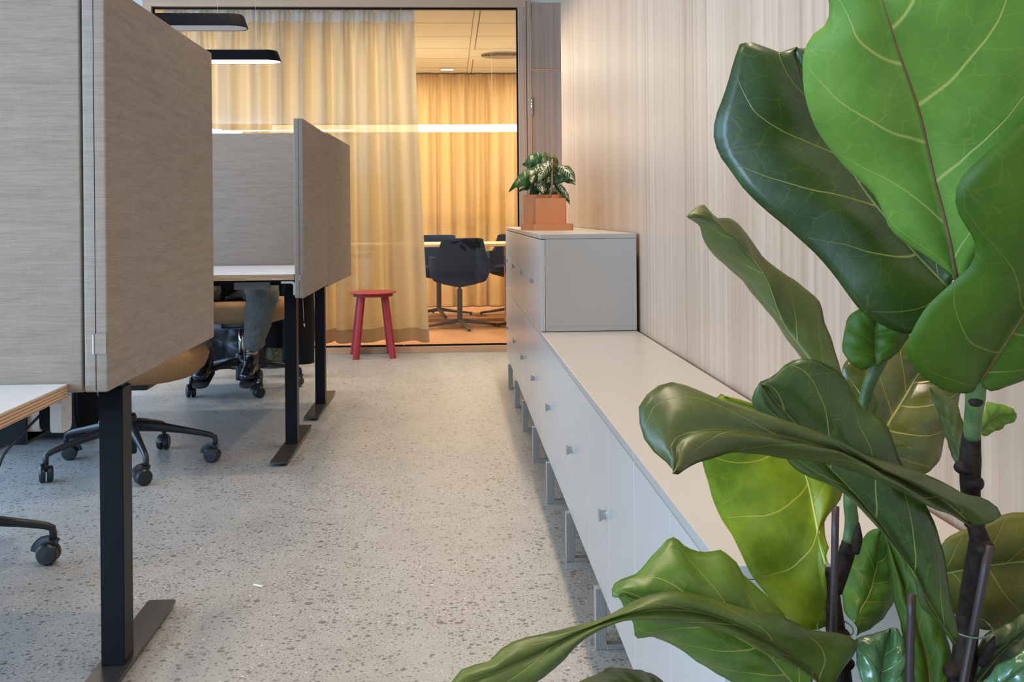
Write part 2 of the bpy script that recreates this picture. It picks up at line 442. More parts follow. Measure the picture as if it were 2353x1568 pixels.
# ------------------------------------------------------------------ mesh helpers
def obj(name, bm, mat, parent=None, smooth=False, loc=None):
    me = bpy.data.meshes.new(name)
    bmesh.ops.recalc_face_normals(bm, faces=bm.faces[:])
    bm.to_mesh(me)
    bm.free()
    if smooth:
        for p in me.polygons:
            p.use_smooth = True
        if smooth == 'auto':
            me.set_sharp_from_angle(angle=0.6)
    for mm in (mat if isinstance(mat, (list, tuple)) else [mat]):
        me.materials.append(M[mm] if isinstance(mm, str) else mm)
    o = bpy.data.objects.new(name, me)
    col.objects.link(o)
    if parent is not None:
        o.parent = parent
    if loc:
        o.location = loc
    return o

def thing(name, label, cat, loc=(0, 0, 0), rz=0.0, group=None):
    o = bpy.data.objects.new(name, None)
    col.objects.link(o)
    o.empty_display_size = 0.1
    o.location = loc
    o.rotation_euler = (0, 0, rz)
    return tag(o, label, cat, group)

def tag(o, label, cat, group=None):
    o['label'] = label
    o['category'] = cat
    if group:
        o['group'] = group
    return o

def struct(name, bm, mat, parent=None, smooth=False):
    o = obj(name, bm, mat, parent, smooth)
    if parent is None:
        o['kind'] = 'structure'
    return o

def copy_tree(o, parent=None):
    c = o.copy()
    col.objects.link(c)
    c.parent = parent
    for ch in list(o.children):
        copy_tree(ch, c)
    return c

def B(): return bmesh.new()

def box(bm, x0, x1, y0, y1, z0, z1, bev=0.0, seg=2, mi=0):
    t = bmesh.new()
    bmesh.ops.create_cube(t, size=1.0)
    for v in t.verts:
        v.co = Vector(((x0 + x1) / 2 + v.co.x * (x1 - x0), (y0 + y1) / 2 + v.co.y * (y1 - y0), (z0 + z1) / 2 + v.co.z * (z1 - z0)))
    if bev > 0:
        bmesh.ops.bevel(t, geom=t.edges[:], offset=bev, segments=seg, affect='EDGES', profile=0.5)
    add(bm, t, mi)
    return bm

def add(bm, t, mi=0):
    vm = {}
    for v in t.verts:
        vm[v] = bm.verts.new(v.co)
    for f in t.faces:
        try:
            nf = bm.faces.new([vm[v] for v in f.verts])
            nf.material_index = mi
        except ValueError:
            pass
    t.free()

def spline(pts, n):
    # Catmull-Rom through the points, n samples
    P = [Vector(p) for p in pts]
    if len(P) == 2:
        return [P[0].lerp(P[1], i / (n - 1)) for i in range(n)]
    d = [0.0]
    for a, b in zip(P, P[1:]):
        d.append(d[-1] + max((b - a).length, 1e-6))
    out = []
    for i in range(n):
        s = d[-1] * i / (n - 1)
        k = 0
        while k < len(P) - 2 and d[k + 1] < s:
            k += 1
        t = (s - d[k]) / (d[k + 1] - d[k])
        p1, p2 = P[k], P[k + 1]
        p0 = P[k - 1] if k > 0 else p1 * 2 - p2
        p3 = P[k + 2] if k + 2 < len(P) else p2 * 2 - p1
        out.append(0.5 * ((2 * p1) + (p2 - p0) * t + (2 * p0 - 5 * p1 + 4 * p2 - p3) * t * t + (3 * p1 - p0 - 3 * p2 + p3) * t ** 3))
    return out

def tube(bm, pts, r, seg=10, n=None, sq=None, caps=True):
    """round tube along pts; r number or list of radii; sq=(a,b) flattens"""
    P = spline(pts, n) if n else [Vector(p) for p in pts]
    rs = r if isinstance(r, (list, tuple)) else [r]
    def rad(i):
        if len(rs) == 1: return rs[0]
        t = i / (len(P) - 1) * (len(rs) - 1)
        k = min(int(t), len(rs) - 2)
        return rs[k] + (rs[k + 1] - rs[k]) * (t - k)
    rings = []
    up = None
    for i, p in enumerate(P):
        tg = (P[min(i + 1, len(P) - 1)] - P[max(i - 1, 0)]).normalized()
        if up is None:
            up = Vector((0, 0, 1)) if abs(tg.z) < 0.9 else Vector((0, 1, 0))
        sx = tg.cross(up).normalized()
        up = sx.cross(tg).normalized()
        ring = []
        for k in range(seg):
            a = 2 * PI * k / seg
            q = p + (sx * math.cos(a) * (sq[0] if sq else 1) + up * math.sin(a) * (sq[1] if sq else 1)) * rad(i)
            ring.append(bm.verts.new(q))
        rings.append(ring)
    for a, b in zip(rings, rings[1:]):
        for k in range(seg):
            bm.faces.new((a[k], a[(k + 1) % seg], b[(k + 1) % seg], b[k]))
    if caps:
        bm.faces.new(rings[0][::-1])
        bm.faces.new(rings[-1])
    return bm

def lathe(bm, prof, c=(0, 0, 0), seg=40, axis='Z', sx=1.0, sy=1.0):
    rings = []
    for r, z in prof:
        ring = []
        for k in range(seg):
            a = 2 * PI * k / seg
            x, y = r * math.cos(a) * sx, r * math.sin(a) * sy
            q = {'Z': (x, y, z), 'X': (z, x, y), 'Y': (x, z, y)}[axis]
            ring.append(bm.verts.new(Vector(q) + Vector(c)))
        rings.append(ring)
    for a, b in zip(rings, rings[1:]):
        for k in range(seg):
            bm.faces.new((a[k], a[(k + 1) % seg], b[(k + 1) % seg], b[k]))
    bm.faces.new(rings[0][::-1])
    bm.faces.new(rings[-1])
    return bm

def rrect(w, h, r, n=6):
    """rounded rectangle outline, centred"""
    out = []
    for cx, cy, a0 in ((w / 2 - r, h / 2 - r, 0), (-w / 2 + r, h / 2 - r, 90), (-w / 2 + r, -h / 2 + r, 180), (w / 2 - r, -h / 2 + r, 270)):
        for k in range(n + 1):
            a = math.radians(a0 + 90 * k / n)
            out.append((cx + r * math.cos(a), cy + r * math.sin(a)))
    return out

def loft(bm, loops, cap0=True, cap1=True, mi=0):
    R = [[bm.verts.new(p) for p in lp] for lp in loops]
    n = len(R[0])
    for a, b in zip(R, R[1:]):
        for k in range(n):
            f = bm.faces.new((a[k], a[(k + 1) % n], b[(k + 1) % n], b[k]))
            f.material_index = mi
    if cap0: bm.faces.new(R[0][::-1]).material_index = mi
    if cap1: bm.faces.new(R[-1]).material_index = mi
    return bm

def mod_solid(o, t, off=0, mat_off=0):
    m = o.modifiers.new('solid', 'SOLIDIFY')
    m.thickness = t
    m.offset = off
    m.material_offset = mat_off
    return m

def mod_sub(o, lv=2):
    m = o.modifiers.new('sub', 'SUBSURF')
    m.levels = lv
    m.render_levels = lv
    return m

# ------------------------------------------------------------------ room
WX = 0.708      # face of the wooden wall
BY = 7.85       # glass front of the meeting room
bm = box(B(), -4.6, 1.9, -3.0, BY - 0.03, -0.12, 0.0)
struct('floor', bm, 'concrete')
struct('floor_meeting_room', box(B(), -2.9, 1.9, BY + 0.051, 12.1, -0.12, 0.004), 'carpet')
struct('ceiling', box(B(), -4.6, 1.9, -3.0, BY - 0.06, 2.585, 2.7), 'ceiling')
struct('ceiling_meeting_room', box(B(), -2.9, 1.9, BY + 0.051, 12.1, 2.552, 2.66), 'tiles')
struct('wall_right', box(B(), WX, 0.90, -3.0, 6.72, 0.0, 2.585), 'veneer')
struct('wall_recess', box(B(), 1.75, 1.9, 6.72, BY - 0.05, 0.0, 2.585), 'plaster')
struct('wall_recess_end', box(B(), 0.90, 1.9, 6.6, 6.72, 0.0, 2.585), 'plaster')
struct('wall_back', box(B(), -4.6, -2.195, BY - 0.05, BY + 0.05, 0.0, 2.66), 'plaster')
struct('wall_meeting_left', box(B(), -3.0, -2.9, BY + 0.06, 12.2, 0.0, 2.66), 'plaster')
struct('wall_meeting_right', box(B(), 1.9, 2.0, BY + 0.06, 12.2, 0.0, 2.66), 'plaster')
struct('wall_meeting_back', box(B(), -2.9, 1.9, 12.1, 12.2, 0.0, 2.66), 'plaster')
# left wall and rear wall with large window openings
bm = B()
box(bm, -4.62, -4.5, -3.0, BY - 0.05, 0.0, 0.5)
box(bm, -4.62, -4.5, -3.0, BY - 0.05, 2.52, 2.7)
for y in (-3.0, -0.9, 1.2, 3.3, 5.4, 7.5):
    box(bm, -4.62, -4.5, y, y + 0.14 if y < 7 else BY - 0.05, 0.5, 2.52)
struct('wall_left', bm, 'plaster')
for k, y in enumerate((-2.86, -0.76, 1.34, 3.44, 5.54)):
    bm = B()
    w = 1.96
    box(bm, -4.58, -4.53, y, y + 0.05, 0.5, 2.52); box(bm, -4.58, -4.53, y + w - 0.05, y + w, 0.5, 2.52)
    box(bm, -4.58, -4.53, y + 0.05, y + w - 0.05, 0.5, 0.56); box(bm, -4.58, -4.53, y + 0.05, y + w - 0.05, 2.46, 2.52)
    o = struct('window_%d' % (k + 4), bm, 'black_metal')
bm = B()
box(bm, -4.6, -4.42, -3.12, -3.0, 0, 2.6); box(bm, -2.88, 0.9, -3.12, -3.0, 0, 2.6)
box(bm, -4.42, -2.88, -3.12, -3.0, 0, 0.38); box(bm, -4.42, -2.88, -3.12, -3.0, 2.52, 2.6)
struct('wall_rear', bm, 'plaster')

# glass front: oak frame and three panes
bm = B()
box(bm, -2.195, 0.566, BY - 0.05, BY + 0.05, 2.524, 2.575, 0.002)       # head
box(bm, -2.195, -2.135, BY - 0.05, BY + 0.05, 0.0, 2.524, 0.002)        # left jamb
box(bm, -2.135, 0.503, BY - 0.05, BY + 0.05, 0.0, 0.042, 0.002)         # sill
struct('trim_1', bm, 'frame_wood')
struct('trim_2', box(B(), 0.507, 0.566, BY - 0.05, BY + 0.05, 0.0, 2.524, 0.002), 'post_wood')
struct('trim_3', box(B(), 0.570, 0.602, BY - 0.045, BY + 0.05, 0.0, 2.575, 0.002), 'post_wood')
for k, (x0, x1) in enumerate(((-2.133, -1.256), (-1.252, -0.350), (-0.346, 0.503))):
    bm = B()
    box(bm, x0, x1, BY - 0.008, BY + 0.004, 0.046, 2.519)
    w = struct('window_%d' % (k + 1), bm, 'glass')
    bm = B()
    box(bm, x0, x1, BY - 0.014, BY + 0.010, 2.512, 2.5235); box(bm, x0, x1, BY - 0.014, BY + 0.010, 0.0425, 0.054)
    if k == 0: box(bm, -2.1345, -2.123, BY - 0.014, BY + 0.010, 0.054, 2.512)
    if k == 2: box(bm, 0.4955, 0.5065, BY - 0.014, BY + 0.010, 0.054, 2.512)
    obj('glazing_gasket', bm, 'black_matte', w)
# door and panel above it beside the glass
d = struct('door_1', box(B(), 0.607, 0.98, BY - 0.035, BY + 0.01, 0.01, 2.066, 0.002), 'veneer_dark')
bm = B()
tube(bm, [(0.604, BY - 0.046, 1.735), (0.604, BY - 0.046, 1.865)], 0.009, 12)
obj('hinge', bm, 'chrome', d, True)
struct('wall_panel_over_door', box(B(), 0.607, 0.98, BY - 0.035, BY + 0.01, 2.073, 2.56, 0.002), 'veneer_dark')
struct('wall_beside_door', box(B(), 0.985, 1.9, BY - 0.03, BY + 0.05, 0, 2.66), 'veneer_dark')
struct('baseboard_right', box(B(), WX - 0.004, WX - 0.0005, -3.0, 6.72, 0.0, 0.05), 'veneer_dark')

# ------------------------------------------------------------------ curtains
def curtain(name, x0, x1, y, z0, z1, n, amp, seed, flare_r=0.0, mats=('sheer', 'sheer_hem', 'sheer_head'), head=0.085, hem=0.10, pleat=9):
    rnd = random.Random(seed)
    xs = []
    nx = n
    # irregular folds: a sum of sines with drifting frequency
    ph = [rnd.uniform(0, 6.28) for _ in range(6)]
    W = x1 - x0
    def fold(s, t):
        u = s * W
        a = math.sin(2 * PI * u * 5.6 + ph[0] + 1.7 * math.sin(2.1 * u + ph[1]) + 0.9 * math.sin(5.3 * u + ph[5]))
        b = math.sin(2 * PI * u * 12.7 + ph[2] + 1.1 * math.sin(3.3 * u + ph[3]))
        c = math.sin(2 * PI * u * 2.3 + ph[4])
        lo = 0.80 * a + 0.24 * b * (0.4 + 0.6 * (0.5 + 0.5 * c)) + 0.30 * c
        hi = 0.5 * a + 0.6 * math.sin(2 * PI * u * 21 + 2 * a)
        w = max(0.0, 1 - t * 7)
        return lo * (1 - w) * (0.85 + .3 * t) + hi * w * 0.6
    zs = [0, 0.012, 0.022, 0.035, 0.05, 0.075, 0.11, 0.16, 0.24, 0.34, 0.46, 0.6, 0.74, 0.88, 1 - hem / (z1 - z0), 1 - hem / (z1 - z0) * .5, 1.0]
    zs[3] = head / (z1 - z0)
    bm = B()
    uvl = None
    rows = []
    for t in zs:
        row = []
        for i in range(nx + 1):
            s = i / nx
            x = x0 + W * s + flare_r * (t ** 1.3) * max(0, (s - 0.72) / 0.28) ** 1.5
            x += 0.018 * math.sin(2 * PI * s * W * 5.6 + ph[0] + 1.6) * t
            row.append(bm.verts.new((x, y + amp * fold(s, t), z1 + (z0 - z1) * t)))
        rows.append(row)
    for j, (a, b) in enumerate(zip(rows, rows[1:])):
        for i in range(nx):
            f = bm.faces.new((a[i], a[i + 1], b[i + 1], b[i]))
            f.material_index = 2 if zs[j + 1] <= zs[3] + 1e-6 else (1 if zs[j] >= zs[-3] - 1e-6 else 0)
    me = bpy.data.meshes.new(name)
    bm.to_mesh(me)
    bm.free()
    for p in me.polygons: p.use_smooth = True
    for mm in mats: me.materials.append(M[mm])
    o = bpy.data.objects.new(name, me)
    col.objects.link(o)
    return o
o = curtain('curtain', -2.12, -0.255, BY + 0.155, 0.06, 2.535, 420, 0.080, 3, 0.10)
tag(o, 'sheer cream curtain gathered behind the glass wall, in front of the meeting room', 'curtain')
o = curtain('curtain', -2.6, 1.7, 11.62, 0.012, 2.535, 420, 0.05, 11, 0.0, ('gold', 'gold', 'gold'), 0.085, 0.10)
tag(o, 'golden floor-length curtain along the far wall of the meeting room', 'curtain')
bm = box(B(), -2.15, 0.5, BY + 0.14, BY + 0.17, 2.5365, 2.5515)
tag(obj('curtain_rail', bm, 'ceiling'), 'white ceiling rail above the sheer cream curtain', 'curtain rail')

# ------------------------------------------------------------------ low and high cabinets along the wall
FX = 0.335
CD = 0.360
def make_cabinet(y0, y1, z0, z1, name, label, group, leg=None, legz=None):
    t = thing(name, label, 'cabinet', (FX, y0, 0), 0, group)
    w = y1 - y0
    g = 0.0012
    th = 0.018
    bm = B()
    # carcass with two open bays closed by doors
    box(bm, 0.017, CD, g, w - g, z0, z0 + th, 0.001)
    box(bm, 0.017, CD, g, 0.018, z0 + th, z1 - th - .001, 0.0008)
    box(bm, 0.017, CD, w - 0.018, w - g, z0 + th, z1 - th - .001, 0.0008)
    box(bm, CD - 0.012, CD, 0.018, w - 0.018, z0 + th, z1 - th - .001)
    box(bm, 0.03, CD - 0.012, w / 2 - 0.009, w / 2 + 0.009, z0 + th, z1 - th - .001)
    obj('body', bm, 'locker', t)
    obj('top', box(B(), -0.001, CD + 0.001, g, w - g, z1 - th, z1, 0.0015), 'locker', t)
    m = w / 2
    for k, (a, b) in enumerate(((g + .0008, m - 0.0012), (m + 0.0012, w - g - .0008))):
        dr = obj('door', box(B(), 0.0, 0.016, a, b, z0, z1 - th - 0.003, 0.0016), 'locker_front', t)
        if k == 1:
            zc = (z0 + z1) / 2 - 0.012
            yc = m + 0.045
            bm = B()
            loops = []
            for x, hw in ((0.0, 0.009), (-0.006, 0.008), (-0.013, 0.011), (-0.016, 0.0125)):
                loops.append([(x, yc + q[0], zc + q[1]) for q in rrect(hw * 2, hw * 2, 0.002, 3)])
            loft(bm, loops)
            obj('knob', bm, 'steel', dr, 'auto')
    if leg is not None:
        bm = B()
        y = leg - y0
        box(bm, -0.012, 0.014, y - 0.0125, y + 0.0125, 0.0, z0 - 0.0005, 0.0012)
        box(bm, CD - 0.05, CD - 0.024, y - 0.0125, y + 0.0125, 0.0, z0 - 0.0005, 0.0012)
        box(bm, 0.014, CD - 0.05, y - 0.0125, y + 0.0125, 0.0, 0.012, 0.0012)
        obj('leg_frame', bm, 'steel', t)
    return t
SE = [1.31, 1.96, 2.60, 3.26, 3.93, 4.57, 5.21, 5.86, 6.50]
LEG = [1.80, 2.44, 3.06, 3.68, 4.30, 4.92, 5.52, 6.12]
low_names = ['nearest low grey cabinet of the row, its top half hidden behind the big leafy plant',
             'low grey cabinet of the row, second one from the big leafy plant',
             'low grey cabinet of the row, third one from the big leafy plant',
             'low grey cabinet whose top is the last bare one before the raised cabinets',
             'low grey cabinet under the nearest raised cabinet, at the step in the row',
             'low grey cabinet under the second raised cabinet from the step',
             'low grey cabinet under the third raised cabinet from the step',
             'low grey cabinet at the far end of the row, nearest the glass wall']
for k in range(8):
    make_cabinet(SE[k], SE[k + 1], 0.142, 0.56, 'low_cabinet', low_names[k], 'low grey cabinets along the wooden wall', LEG[k])
up_names = ['raised grey cabinet with a large plain side facing the room, nearest of the upper four',
            'raised grey cabinet under the terracotta potted plant, second of the upper four',
            'raised grey cabinet behind the potted plant, third of the upper four',
            'raised grey cabinet at the far end, last of the upper four by the glass wall']
for k in range(4):
    y0 = SE[4 + k] + (0.035 if k == 0 else 0)
    make_cabinet(y0, SE[5 + k], 0.5625, 0.926, 'upper_cabinet', up_names[k], 'grey cabinets stacked on the low row')

# ------------------------------------------------------------------ desks and fabric screens
def make_desk(name, label, x1, y0, y1, zt, leg_y, foot0, foot1, width=1.6, leg_x=-0.745):
    t = thing(name, label, 'desk', (0, 0, 0), 0, 'sit-stand desks with black legs')
    x0 = x1 - width
    th = 0.024
    top = obj('desktop', box(B(), x0, x1, y0, y1, zt - 0.0018, zt, 0.0006), 'white_top', t)
    obj('plywood_edge', box(B(), x0, x1, y0, y1, zt - th, zt - 0.0018, 0.0006), 'ply_edge', top)
    for k, lx in enumerate((leg_x, leg_x - width + 0.28)):
        bm = B()
        box(bm, lx - 0.0255, lx + 0.0255, leg_y - 0.033, leg_y + 0.033, 0.018, zt - 0.085, 0.0015)
        box(bm, lx - 0.021, lx + 0.021, leg_y - 0.028, leg_y + 0.028, zt - 0.085, zt - th - 0.012, 0.0015)
        lg = obj('leg', bm, 'black_metal', t)
        bm = B()
        loft(bm, [[(lx + q[0], (foot0 + foot1) / 2 + q[1], z) for q in rrect(0.07, foot1 - foot0, 0.008, 3)] for z in (0.0105, 0.018)])
        ft = obj('foot', bm, 'black_foot', lg, 'auto')
        for y in (foot0 + 0.05, foot1 - 0.05):
            bm = lathe(B(), [(0.022, 0.0), (0.026, 0.002), (0.026, 0.007), (0.020, 0.0105)], (lx, y, 0), 20)
            obj('levelling_pad', bm, 'black_plastic', lg, 'auto')
    bm = B()
    lx2 = leg_x - width + 0.28
    for y in (leg_y - 0.22, leg_y + 0.16):
        box(bm, lx2 - 0.02, leg_x + 0.03, y, y + 0.045, zt - th - 0.032, zt - th - 0.0005)
    for lx in (leg_x, lx2):
        box(bm, lx - 0.03, lx + 0.03, y0 + 0.08, y1 - 0.08, zt - th - 0.012, zt - th - 0.0005)
    obj('under_frame', bm, 'black_metal', t)
    return t
deskA = make_desk('desk', 'near white-topped plywood desk in the lower left corner, below the nearest screen', -0.669, 1.10, 1.90, 0.712, 1.47, 1.10, 1.86)
deskB = make_desk('desk', 'desk hidden behind the nearest screens, its big black leg and foot in the foreground', -0.66, 1.955, 2.755, 0.712, 2.42, 2.03, 2.79, leg_x=-0.748)
deskC = make_desk('desk', 'white-topped desk with a tan edge in front of the seated person', -0.622, 4.28, 5.07, 0.772, 4.69, 4.31, 5.076, leg_x=-0.695)
deskD = make_desk('desk', 'desk the seated person works at, beyond the middle screen', -0.624, 5.13, 5.93, 0.74, 5.67, 5.26, 6.06, leg_x=-0.69)
obj('control_rail', box(B(), -0.88, -0.735, 4.385, 4.40, 0.705, 0.7355, 0.002), 'rail_grey', deskC)
# cable tray and gear under desk B
bm = B()
box(bm, -1.9, -0.80, 2.06, 2.20, 0.575, 0.581); box(bm, -1.9, -0.80, 2.055, 2.061, 0.575, 0.655); box(bm, -1.9, -0.80, 2.199, 2.205, 0.575, 0.655)
for x in (-1.8, -0.95):
    box(bm, x, x + 0.03, 2.12, 2.13, 0.581, 0.687)
obj('cable_tray', bm, 'black_metal', deskB)

def screen_pad(name, label, x0, x1, y0, y1, z0, z1, group, seam_axis=None):
    t = thing(name, label, 'desk screen', ((x0 + x1) / 2, (y0 + y1) / 2, z0), 0, group)
    cx, cy = (x0 + x1) / 2, (y0 + y1) / 2
    hx, hy = (x1 - x0) / 2, (y1 - y0) / 2
    bm = B()
    box(bm, -hx, hx, -hy, hy, 0, z1 - z0, 0.004, 3)
    obj('padded_panel', bm, 'felt', t, 'auto')
    if seam_axis == 'X':      # long in Y: welt along the middle of the near edge
        bm = B()
        tube(bm, [(0.0, -hy - 0.0002, 0.004), (0.0, -hy - 0.0002, z1 - z0 - 0.004)], 0.0006, 6)
        obj('edge_seam', bm, 'felt_navy', t)
    return t
s1 = screen_pad('desk_screen', 'near grey fabric desk screen, broad side facing the camera at the left edge', -2.28, -0.6445, 1.903, 1.938, 0.697, 1.43, 'long fabric screens between facing desks')
s2 = screen_pad('side_screen', 'large brownish fabric side screen at the end of the nearest desks', -0.640, -0.600, 1.90, 2.742, 0.696, 1.417, 'fabric side screens at the desk ends', 'X')
bm = B(); box(bm, -0.004, 0.0185, -0.4235, -0.4215, 0.067, 0.103, 0.0006)
obj('clip', bm, 'felt', s2)
bm = B(); box(bm, -0.0045, -0.002, -0.4255, -0.4215, 0.067, 0.102, 0.0006)
o = obj('clip_edge', bm, 'chrome', s2)
s3 = screen_pad('desk_screen', 'far grey fabric desk screen standing on the back of the second desk', -2.22, -0.6225, 5.0725, 5.108, 0.70, 1.394, 'long fabric screens between facing desks')
s4 = screen_pad('side_screen', 'fabric side screen at the end of the second desk, bright narrow edge to the camera', -0.617, -0.580, 4.26, 5.075, 0.677, 1.390, 'fabric side screens at the desk ends', 'X')
bm = B(); box(bm, 0.000, 0.006, -0.4145, -0.4075, 0.071, 0.091, 0.001)
obj('clip', bm, 'chrome', s4)
bm = B()
loft(bm, [[(-0.0185 + a, -0.36 + y, b) for a, b in ((-0.055, 0.058), (-0.055, 0.066), (-0.009, 0.066), (0.0, 0.057), (0.0, 0.012), (-0.008, 0.012), (-0.008, 0.052), (-0.014, 0.058))] for y in (-0.036, -0.020)])
obj('bracket', bm, 'alu', s4)
s5 = screen_pad('side_screen', 'farther fabric side screen continuing behind the second desk towards the glass wall', -0.6066, -0.5696, 5.0765, 6.02, 0.668, 1.398, 'fabric side screens at the desk ends')
s5.rotation_euler = (0, 0, -0.022)

# ------------------------------------------------------------------ task chairs
def make_task_chair(label, loc, ang0, seat='tan', back_dir=-PI / 2, dz=0.0):
    t = thing('task_chair', label, 'office chair', loc, 0, 'task chairs on black five-star bases')
    R = 0.335
    bm = B()
    for k in range(5):
        a = ang0 + k * 2 * PI / 5
        c, s = math.cos(a), math.sin(a)
        pts = [(0.015, 0.165), (0.10, 0.158), (0.22, 0.135), (R - 0.018, 0.112), (R, 0.100), (R + 0.001, 0.070)]
        tube(bm, [(c * r, s * r, z) for r, z in pts], [0.028, 0.026, 0.020, 0.016, 0.0135, 0.0125], 12, 22, (0.85, 0.85))
    lathe(bm, [(0.030, 0.055), (0.032, 0.058), (0.032, 0.20), (0.026, 0.215)], seg=24)
    obj('base', bm, 'black_plastic', t, True)
    for k in range(5):
        a = ang0 + k * 2 * PI / 5
        tr = a + 1.25 + 0.5 * k
        cx, cy = math.cos(a) * R, math.sin(a) * R
        bm = B()
        d = Vector((math.cos(tr), math.sin(tr), 0))       # axle direction
        off = Vector((-d.y, d.x, 0)) * 0.012
        for sgn in (-1, 1):
            rings = []
            for w, r in ((0.004, 0.0), (0.003, 0.026), (0.005, 0.0308), (0.019, 0.0308), (0.025, 0.026), (0.026, 0.0)):
                rings.append((w * sgn, r))
            seg = 22
            prev = None
            for w, r in rings:
                ring = [bm.verts.new(Vector((cx, cy, 0.0310)) + off + d * w + (Vector((-d.y, d.x, 0)) * math.cos(2 * PI * j / seg) + Vector((0, 0, 1)) * math.sin(2 * PI * j / seg)) * max(r, 0.0005)) for j in range(seg)]
                if prev:
                    for j in range(seg):
                        bm.faces.new((prev[j], prev[(j + 1) % seg], ring[(j + 1) % seg], ring[j]))
                prev = ring
        # hood over the wheels
        tube(bm, [Vector((cx, cy, 0.0310)) + off + Vector((-d.y, d.x, 0)) * math.cos(q) * 0.032 + Vector((0, 0, 1)) * math.sin(q) * 0.032 for q in [0.1 + 0.28 * j for j in range(9)]], 0.006, 8, None, (3.3, 0.7))
        tube(bm, [(cx, cy, 0.05), (cx, cy, 0.078)], 0.008, 10)
        obj('caster', bm, 'black_plastic', t, 'auto')
    bm = B()
    tube(bm, [(0, 0, 0.21), (0, 0, 0.35)], 0.0135, 18)
    obj('gas_lift', bm, 'chrome', t, True)
    # bucket seat: rounded underside, soft rim
    bm = B()
    loops = []
    for z, k in ((0.368, 0.42), (0.373, 0.70), (0.386, 0.86), (0.41, 0.95), (0.44, 0.995), (0.465, 1.0), (0.485, 0.975), (0.498, 0.91), (0.501, 0.78), (0.496, 0.45)):
        loops.append([(q[0] * k, q[1] * k, z + dz) for q in rrect(0.60, 0.54, 0.20, 9)])
    loft(bm, loops)
    bmesh.ops.rotate(bm, verts=bm.verts[:], cent=(0, 0, 0), matrix=Matrix.Rotation(back_dir + PI / 2, 3, 'Z'))
    obj('seat', bm, seat, t, True)
    bm = B()
    box(bm, -0.10, 0.10, -0.08, 0.08, 0.335 + dz, 0.369 + dz, 0.01)
    obj('seat_mechanism', bm, 'black_plastic', t, 'auto')
    # curved backrest on a bar
    cb, sb = math.cos(back_dir), math.sin(back_dir)
    def loc2(u, v, z):      # u across, v towards the back
        return (cb * v - sb * u, sb * v + cb * u, z)
    bm = B()
    rows = []
    for j in range(9):
        z = 0.60 + 0.34 * j / 8
        row = []
        for i in range(13):
            u = -1 + 2 * i / 12
            hw = 0.21 * (1 - 0.25 * (abs(j - 4) / 4) ** 2.5)
            row.append(bm.verts.new(loc2(u * hw, 0.29 + 0.02 * j / 8 - 0.06 * u * u, z)))
        rows.append(row)
    for a, b in zip(rows, rows[1:]):
        for i in range(12):
            bm.faces.new((a[i], a[i + 1], b[i + 1], b[i]))
    o = obj('backrest', bm, seat, t, True)
    mod_solid(o, 0.035, -1)
    bm = B()
    tube(bm, [loc2(0, 0.04, 0.328), loc2(0, 0.28, 0.33), loc2(0, 0.352, 0.40), loc2(0, 0.348, 0.70)], 0.014, 10, 16)
    obj('back_bar', bm, 'black_plastic', t, True)
    return t
ch1 = make_task_chair('tan-seated task chair just behind the large side screen, five black wheels showing', (-1.30, 4.37, 0), math.radians(9), 'tan', -PI / 2, -0.018)
ch2 = make_task_chair('tan-seated task chair on which the person sits, dark coat over its back', (-1.22, 6.27, 0), math.radians(11), 'tan', PI / 2, 0.025)
ch3 = make_task_chair('task chair at the left edge, a single wheel and arm of its base showing', (-1.475, 3.05, 0), math.radians(20), 'grey_seat', PI / 2)

